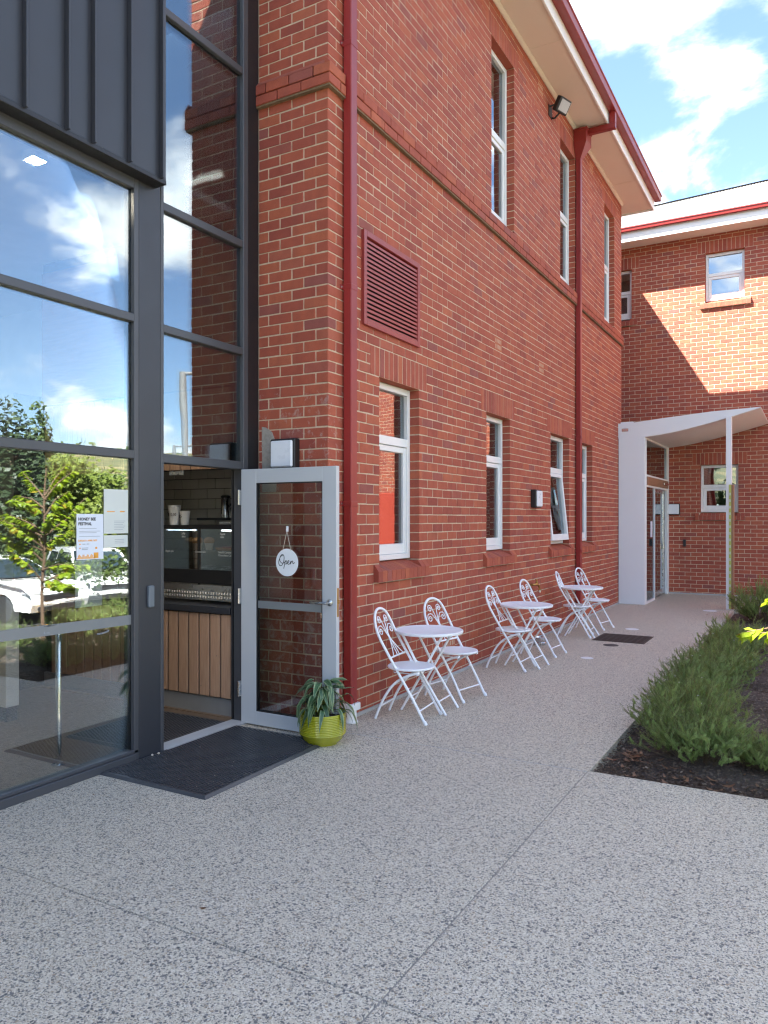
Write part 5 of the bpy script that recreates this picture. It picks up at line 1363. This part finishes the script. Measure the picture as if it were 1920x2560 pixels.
def tree(label, loc, blobs, n, size, mat, th, tr_=.2, name='tree', seed=1):
    t = empty(name, label, 'tree', loc)
    leaf_cloud(seed, n, blobs, size).part('crown', mat, t, None, None, False)
    k = MB(); k.tube([(0, 0, 0), (.05, 0, th * .5), (0, .05, th)], [tr_, tr_ * .8, tr_ * .5], 8)
    r = random.Random(seed)
    for b in blobs[:6]: k.tube([(0, 0, th * .55), ((b[0]) * .5, b[1] * .5, (th * .6 + b[2]) / 2), (b[0], b[1], b[2])], [tr_ * .45, tr_ * .3, tr_ * .12], 6)
    k.part('trunk', 'bark_brown', t); return t
def conif(h, r0, n=9):
    return [(random.Random(i).uniform(-.15, .15), random.Random(i + 9).uniform(-.15, .15), h * (.18 + .80 * i / n), r0 * (1 - .86 * i / n) + .15, r0 * (1 - .86 * i / n) + .15, h * .11) for i in range(n + 1)]
def roundc(h, w, seed, n=9):
    r = random.Random(seed); o = [(0, 0, h * .58, w * .72, w * .72, h * .38)]
    for i in range(n):
        a = r.uniform(0, 6.28); q = r.uniform(.35, .7); o.append((w * q * math.cos(a), w * q * math.sin(a), h * r.uniform(.35, .85), w * r.uniform(.28, .45), w * r.uniform(.28, .45), h * r.uniform(.12, .2)))
    return o
def mirror_spot(u, dist):
    """World point whose reflection in the shop glass shows at photo column u, at the given path length from the camera."""
    a = (u - 960) / FPX; cs, sn = math.cos(YAW), math.sin(YAW); dx, dy = a * cs - sn, a * sn + cs
    t1 = (-.735 - CAM.x) / dx; return (-.735 - dx * (dist - t1), CAM.y + dy * dist)
def placed(u, d): x, y = mirror_spot(u, d); return (x, y, -.75)
tree('dense dark conifer beyond the car park, mirrored at the left of the big window', placed(35, 26), conif(6.0, 2.0), 9000, .20, 'dark_leaf', 5, .2, 'conifer', 2)
tree('tall green conifer beyond the parked cars, mirrored in the window', placed(98, 30), conif(6.6, 1.5), 9000, .20, 'tree_leaf', 6, .2, 'conifer', 3)
tree('rounded bright green tree beyond the parked cars, mirrored in the window', placed(188, 29), roundc(5.2, 2.2, 5), 9000, .19, 'bright_leaf', 4, .18, 'tree', 4)
tree('loose yellow green tree at the edge of the mirrored hillside', placed(285, 24), roundc(3.4, 1.9, 8), 6000, .18, 'bright_leaf', 2.2, .12, 'tree', 6)
tree('small green tree to the right of the mirrored lamp posts', placed(482, 34), roundc(5.0, 1.5, 9), 3500, .2, 'bright_leaf', 3, .15, 'tree', 7)
tree('dark green tree far to the left in the mirrored car park', placed(-70, 28), roundc(6.2, 2.6, 12), 6000, .22, 'dark_leaf', 4, .2, 'tree', 8)
hd_ = leaf_cloud(31, 16000, [(i * 1.4, random.Random(i).uniform(-.3, .3), .8, 1.1, .7, random.Random(i + 50).uniform(.7, 1.1)) for i in range(16)], .14)
hx, hy = mirror_spot(60, 20)
hg = hd_.thing('hedge', 'tree_leaf', 'rough green hedge along the far side of the car park', 'hedge', None, (hx + 3, hy - 8, -.75), None, False); hg.rotation_euler = (0, 0, R(118))
hg2 = leaf_cloud(32, 9000, [(i * 1.4, random.Random(i + 3).uniform(-.3, .3), .9, 1.1, .7, random.Random(i + 70).uniform(.8, 1.3)) for i in range(10)], .14).thing('hedge', 'bright_leaf', 'yellow green hedge behind the parked cars, towards the brick wing', 'hedge', None, (*mirror_spot(330, 27), -.75), None, False)
hg2.rotation_euler = (0, 0, R(110))
_hr = random.Random(2); HPH = [(_hr.randrange(2, 9), _hr.uniform(0, 6.28), _hr.uniform(.3, 1)) for _ in range(7)]
def hill_z(a, q): return -.9 + max(0, 46 * math.sin(q * math.pi / 2) ** 1.4 * (1 + .22 * sum(w * math.sin(b * a + c) for b, c, w in HPH) / 2))
def hills():
    m = MB(); v = []; f = []; n = 150; k = 16; r = random.Random(2)
    for i in range(n + 1):
        a = R(360) * i / n
        for j in range(k + 1):
            q = j / k; d = 90 + 420 * q; v.append((d * math.cos(a), d * math.sin(a), hill_z(a, q) + (r.uniform(-.6, .6) * q if i < n else 0)))
    for i in range(n):
        for j in range(k): a = i * (k + 1) + j; f.append((a, a + 1, a + k + 2, a + k + 1))
    m.add(v, f, True); return m
structure(hills().part('hills', 'hill_grass'))
hw_ = MB(); r = random.Random(41)
for _ in range(520):
    a = R(r.uniform(-60, 130)); q = r.uniform(.02, .9); d = 90 + 420 * q; s_ = r.uniform(1.2, 3.0) * (1 + q); z = hill_z(a, q) - .3
    for _k in range(30):
        p = Vector((d * math.cos(a) + r.gauss(0, s_ * .45), d * math.sin(a) + r.gauss(0, s_ * .45), z + abs(r.gauss(0, s_ * .38)))); e = Vector((r.gauss(0, 1), r.gauss(0, 1), r.gauss(0, 1))).normalized() * s_ * .26; f_ = e.orthogonal().normalized() * s_ * .22
        hw_.add([tuple(p - e), tuple(p + f_), tuple(p + e), tuple(p - f_)], [(0, 1, 2, 3)])
hw_.part('hillside_scrub', 'tree_leaf', None, None, 'stuff', False)
wd = leaf_cloud(77, 22000, [(i * 3.0, random.Random(i).uniform(-2, 2), random.Random(i + 5).uniform(2.2, 3.6), 2.4, 2.2, random.Random(i + 9).uniform(2.2, 3.6)) for i in range(26)], .5)
wd.part('far_wood', 'dark_leaf', None, None, 'stuff', False).location = (-35, -42, -.9)
# parked cars
def car(label, loc, rz, kind=0):
    c = empty('parked_car', label, 'car', loc, rz, 'white cars in the car park')
    w = .88; Lh = 2.1; hr = (1.48, 1.72, 1.55)[kind]
    low = [(-Lh, .32), (-Lh - .03, .62), (-Lh + .02, .90), (-1.0, 1.0), (.95, .98), (Lh - .25, .82), (Lh, .66), (Lh + .04, .45), (Lh - .02, .28)]
    def arch(cx_): return [(cx_ + .38 * math.cos(a), .31 + .38 * math.sin(a)) for a in [math.pi * k / 8 for k in range(9)]]
    pr = low + arch(1.32) + arch(-1.32)
    b = MB(); n = len(pr); rows = [(-w, .0), (-w + .05, .0), (w - .05, 0), (w, 0)]; vs = []
    for yy, sh_ in ((-w + .06, .04), (-w, 0), (w, 0), (w - .06, .04)):
        for x, z in pr: vs.append((x * (1 - sh_ * .6), yy, z - (sh_ if z > .6 else 0) + (sh_ * .6 if z > .85 else 0)))
    fs = [tuple(range(n - 1, -1, -1)), tuple(range(3 * n, 4 * n))]
    for q in range(3):
        for i in range(n): fs.append((q * n + i, q * n + (i + 1) % n, (q + 1) * n + (i + 1) % n, (q + 1) * n + i))
    b.add(vs, fs); body = b.part('body', 'car_white', c)
    ca = [(-Lh + .05, .93), (-Lh + .28, hr - .10), (-1.2, hr), (.0, hr), (.35, hr - .05), (1.15, .97)] if kind != 1 else [(-Lh + .02, .93), (-Lh + .16, hr - .08), (-1.4, hr), (-.05, hr), (.25, hr - .05), (.95, .97)]
    k = MB(); n = len(ca); vs = []
    for yy, t in ((-1, 0), (1, 0)):
        for x, z in ca: vs.append((x, yy * (w - .03 - .16 * max(0, (z - .93)) / (hr - .93)), z))
    k.add(vs, [tuple(range(n - 1, -1, -1)), tuple(range(n, 2 * n))] + [(i, (i + 1) % n, n + (i + 1) % n, n + i) for i in range(n)]); k.part('cabin', 'car_white', c)
    # glass set just proud of the cabin skin
    def yw(z): return w - .03 - .16 * (z - .93) / (hr - .93) + .004
    g_ = MB(); zt = hr - .12
    for s_ in (-1, 1):
        for x0, x1, x2, x3 in ((-1.75, -.75, -.75, -1.55), (-.68, .28, .22, -.68), (.34, .85, .45, .28)):
            g_.add([(x0, s_ * yw(1.0), 1.0), (x1, s_ * yw(1.0), 1.0), (x2, s_ * yw(zt), zt), (x3, s_ * yw(zt), zt)], [(0, 1, 2, 3)])
    fx0, fx1 = ca[-1][0], ca[-2][0]; z1_ = ca[-2][1]
    g_.add([(fx0 - .02, -w + .14, 1.0), (fx0 - .02, w - .14, 1.0), (fx1 + .03, w - .24, z1_ - .04), (fx1 + .03, -w + .24, z1_ - .04)], [(0, 1, 2, 3)])
    g_.v = [(x + (.03 if i >= len(g_.v) - 4 else 0), y, z + (.02 if i >= len(g_.v) - 4 else 0)) for i, (x, y, z) in enumerate(g_.v)]
    g_.part('windows', 'car_glass', c, None, None, False)
    for x in (1.32, -1.32):
        for s_ in (-1, 1):
            t = MB().lathe([(.20, -.1), (.31, -.09), (.325, 0), (.31, .09), (.20, .1)], 22).part('wheel', 'car_trim', c, loc=(x, s_ * (w - .11), .325)); t.rotation_euler = (R(90), 0, 0)
            MB().lathe([(.20, -.108), (.05, -.112), (0, -.112)], 16).part('rim', 'lamp_grey', t) if s_ < 0 else MB().lathe([(.20, .108), (.05, .112), (0, .112)], 16).part('rim', 'lamp_grey', t)
    for s_ in (-1, 1):
        MB().cbox(Lh - .28, Lh + .0, s_ * .70 - .15, s_ * .70 + .15, .66, .78, .03).part('headlight', 'lamp_lens', c)
        MB().cbox(.55, .70, s_ * (w + .09) - .09, s_ * (w + .09) + .09, .98, 1.10, .03).part('mirror', 'car_white', c)
    MB().cbox(Lh + .01, Lh + .05, -.5, .5, .52, .66, .01).cbox(Lh + .0, Lh + .045, -.7, .7, .30, .40, .01).part('grille', 'car_trim', c)
    MB().box(Lh + .051, Lh + .056, -.19, .19, .42, .52).part('number_plate', 'pvc_white', c)
    return c
x, y = mirror_spot(-20, 18.5); car('white hatchback parked nearest the garden bed, mirrored at the left window edge', (x, y, -.70), R(172), 0)
x, y = mirror_spot(228, 21.5); car('white low car parked between the two larger ones, mirrored under the poster', (x, y, -.70), R(205), 2)
x, y = mirror_spot(300, 25.0); car('tall white four wheel drive parked behind the low white car', (x, y, -.70), R(190), 1)
# lamp posts
def lamp(label, u, d, h):
    x, y = mirror_spot(u, d); t = empty('street_lamp', label, 'street lamp', (x, y, -.70), R(150), 'car park lamp posts')
    MB().tube([(0, 0, 0), (0, 0, h)], [.11, .075], 10).lathe([(.16, 0), (.16, .05)], 12).part('pole', 'lamp_grey', t)
    MB().tube([(0, 0, h - .05), (1.3, 0, h + .06)], .045, 8).part('arm', 'lamp_grey', t); MB().cbox(1.0, 1.8, -.16, .16, h + .03, h + .13, .03).part('lamp_head', 'lamp_grey', t)
lamp('nearer car park lamp post mirrored in the pane above the doorway', 458, 19.0, 6.0); lamp('farther car park lamp post mirrored lower in the pane above the doorway', 434, 38.0, 6.0)
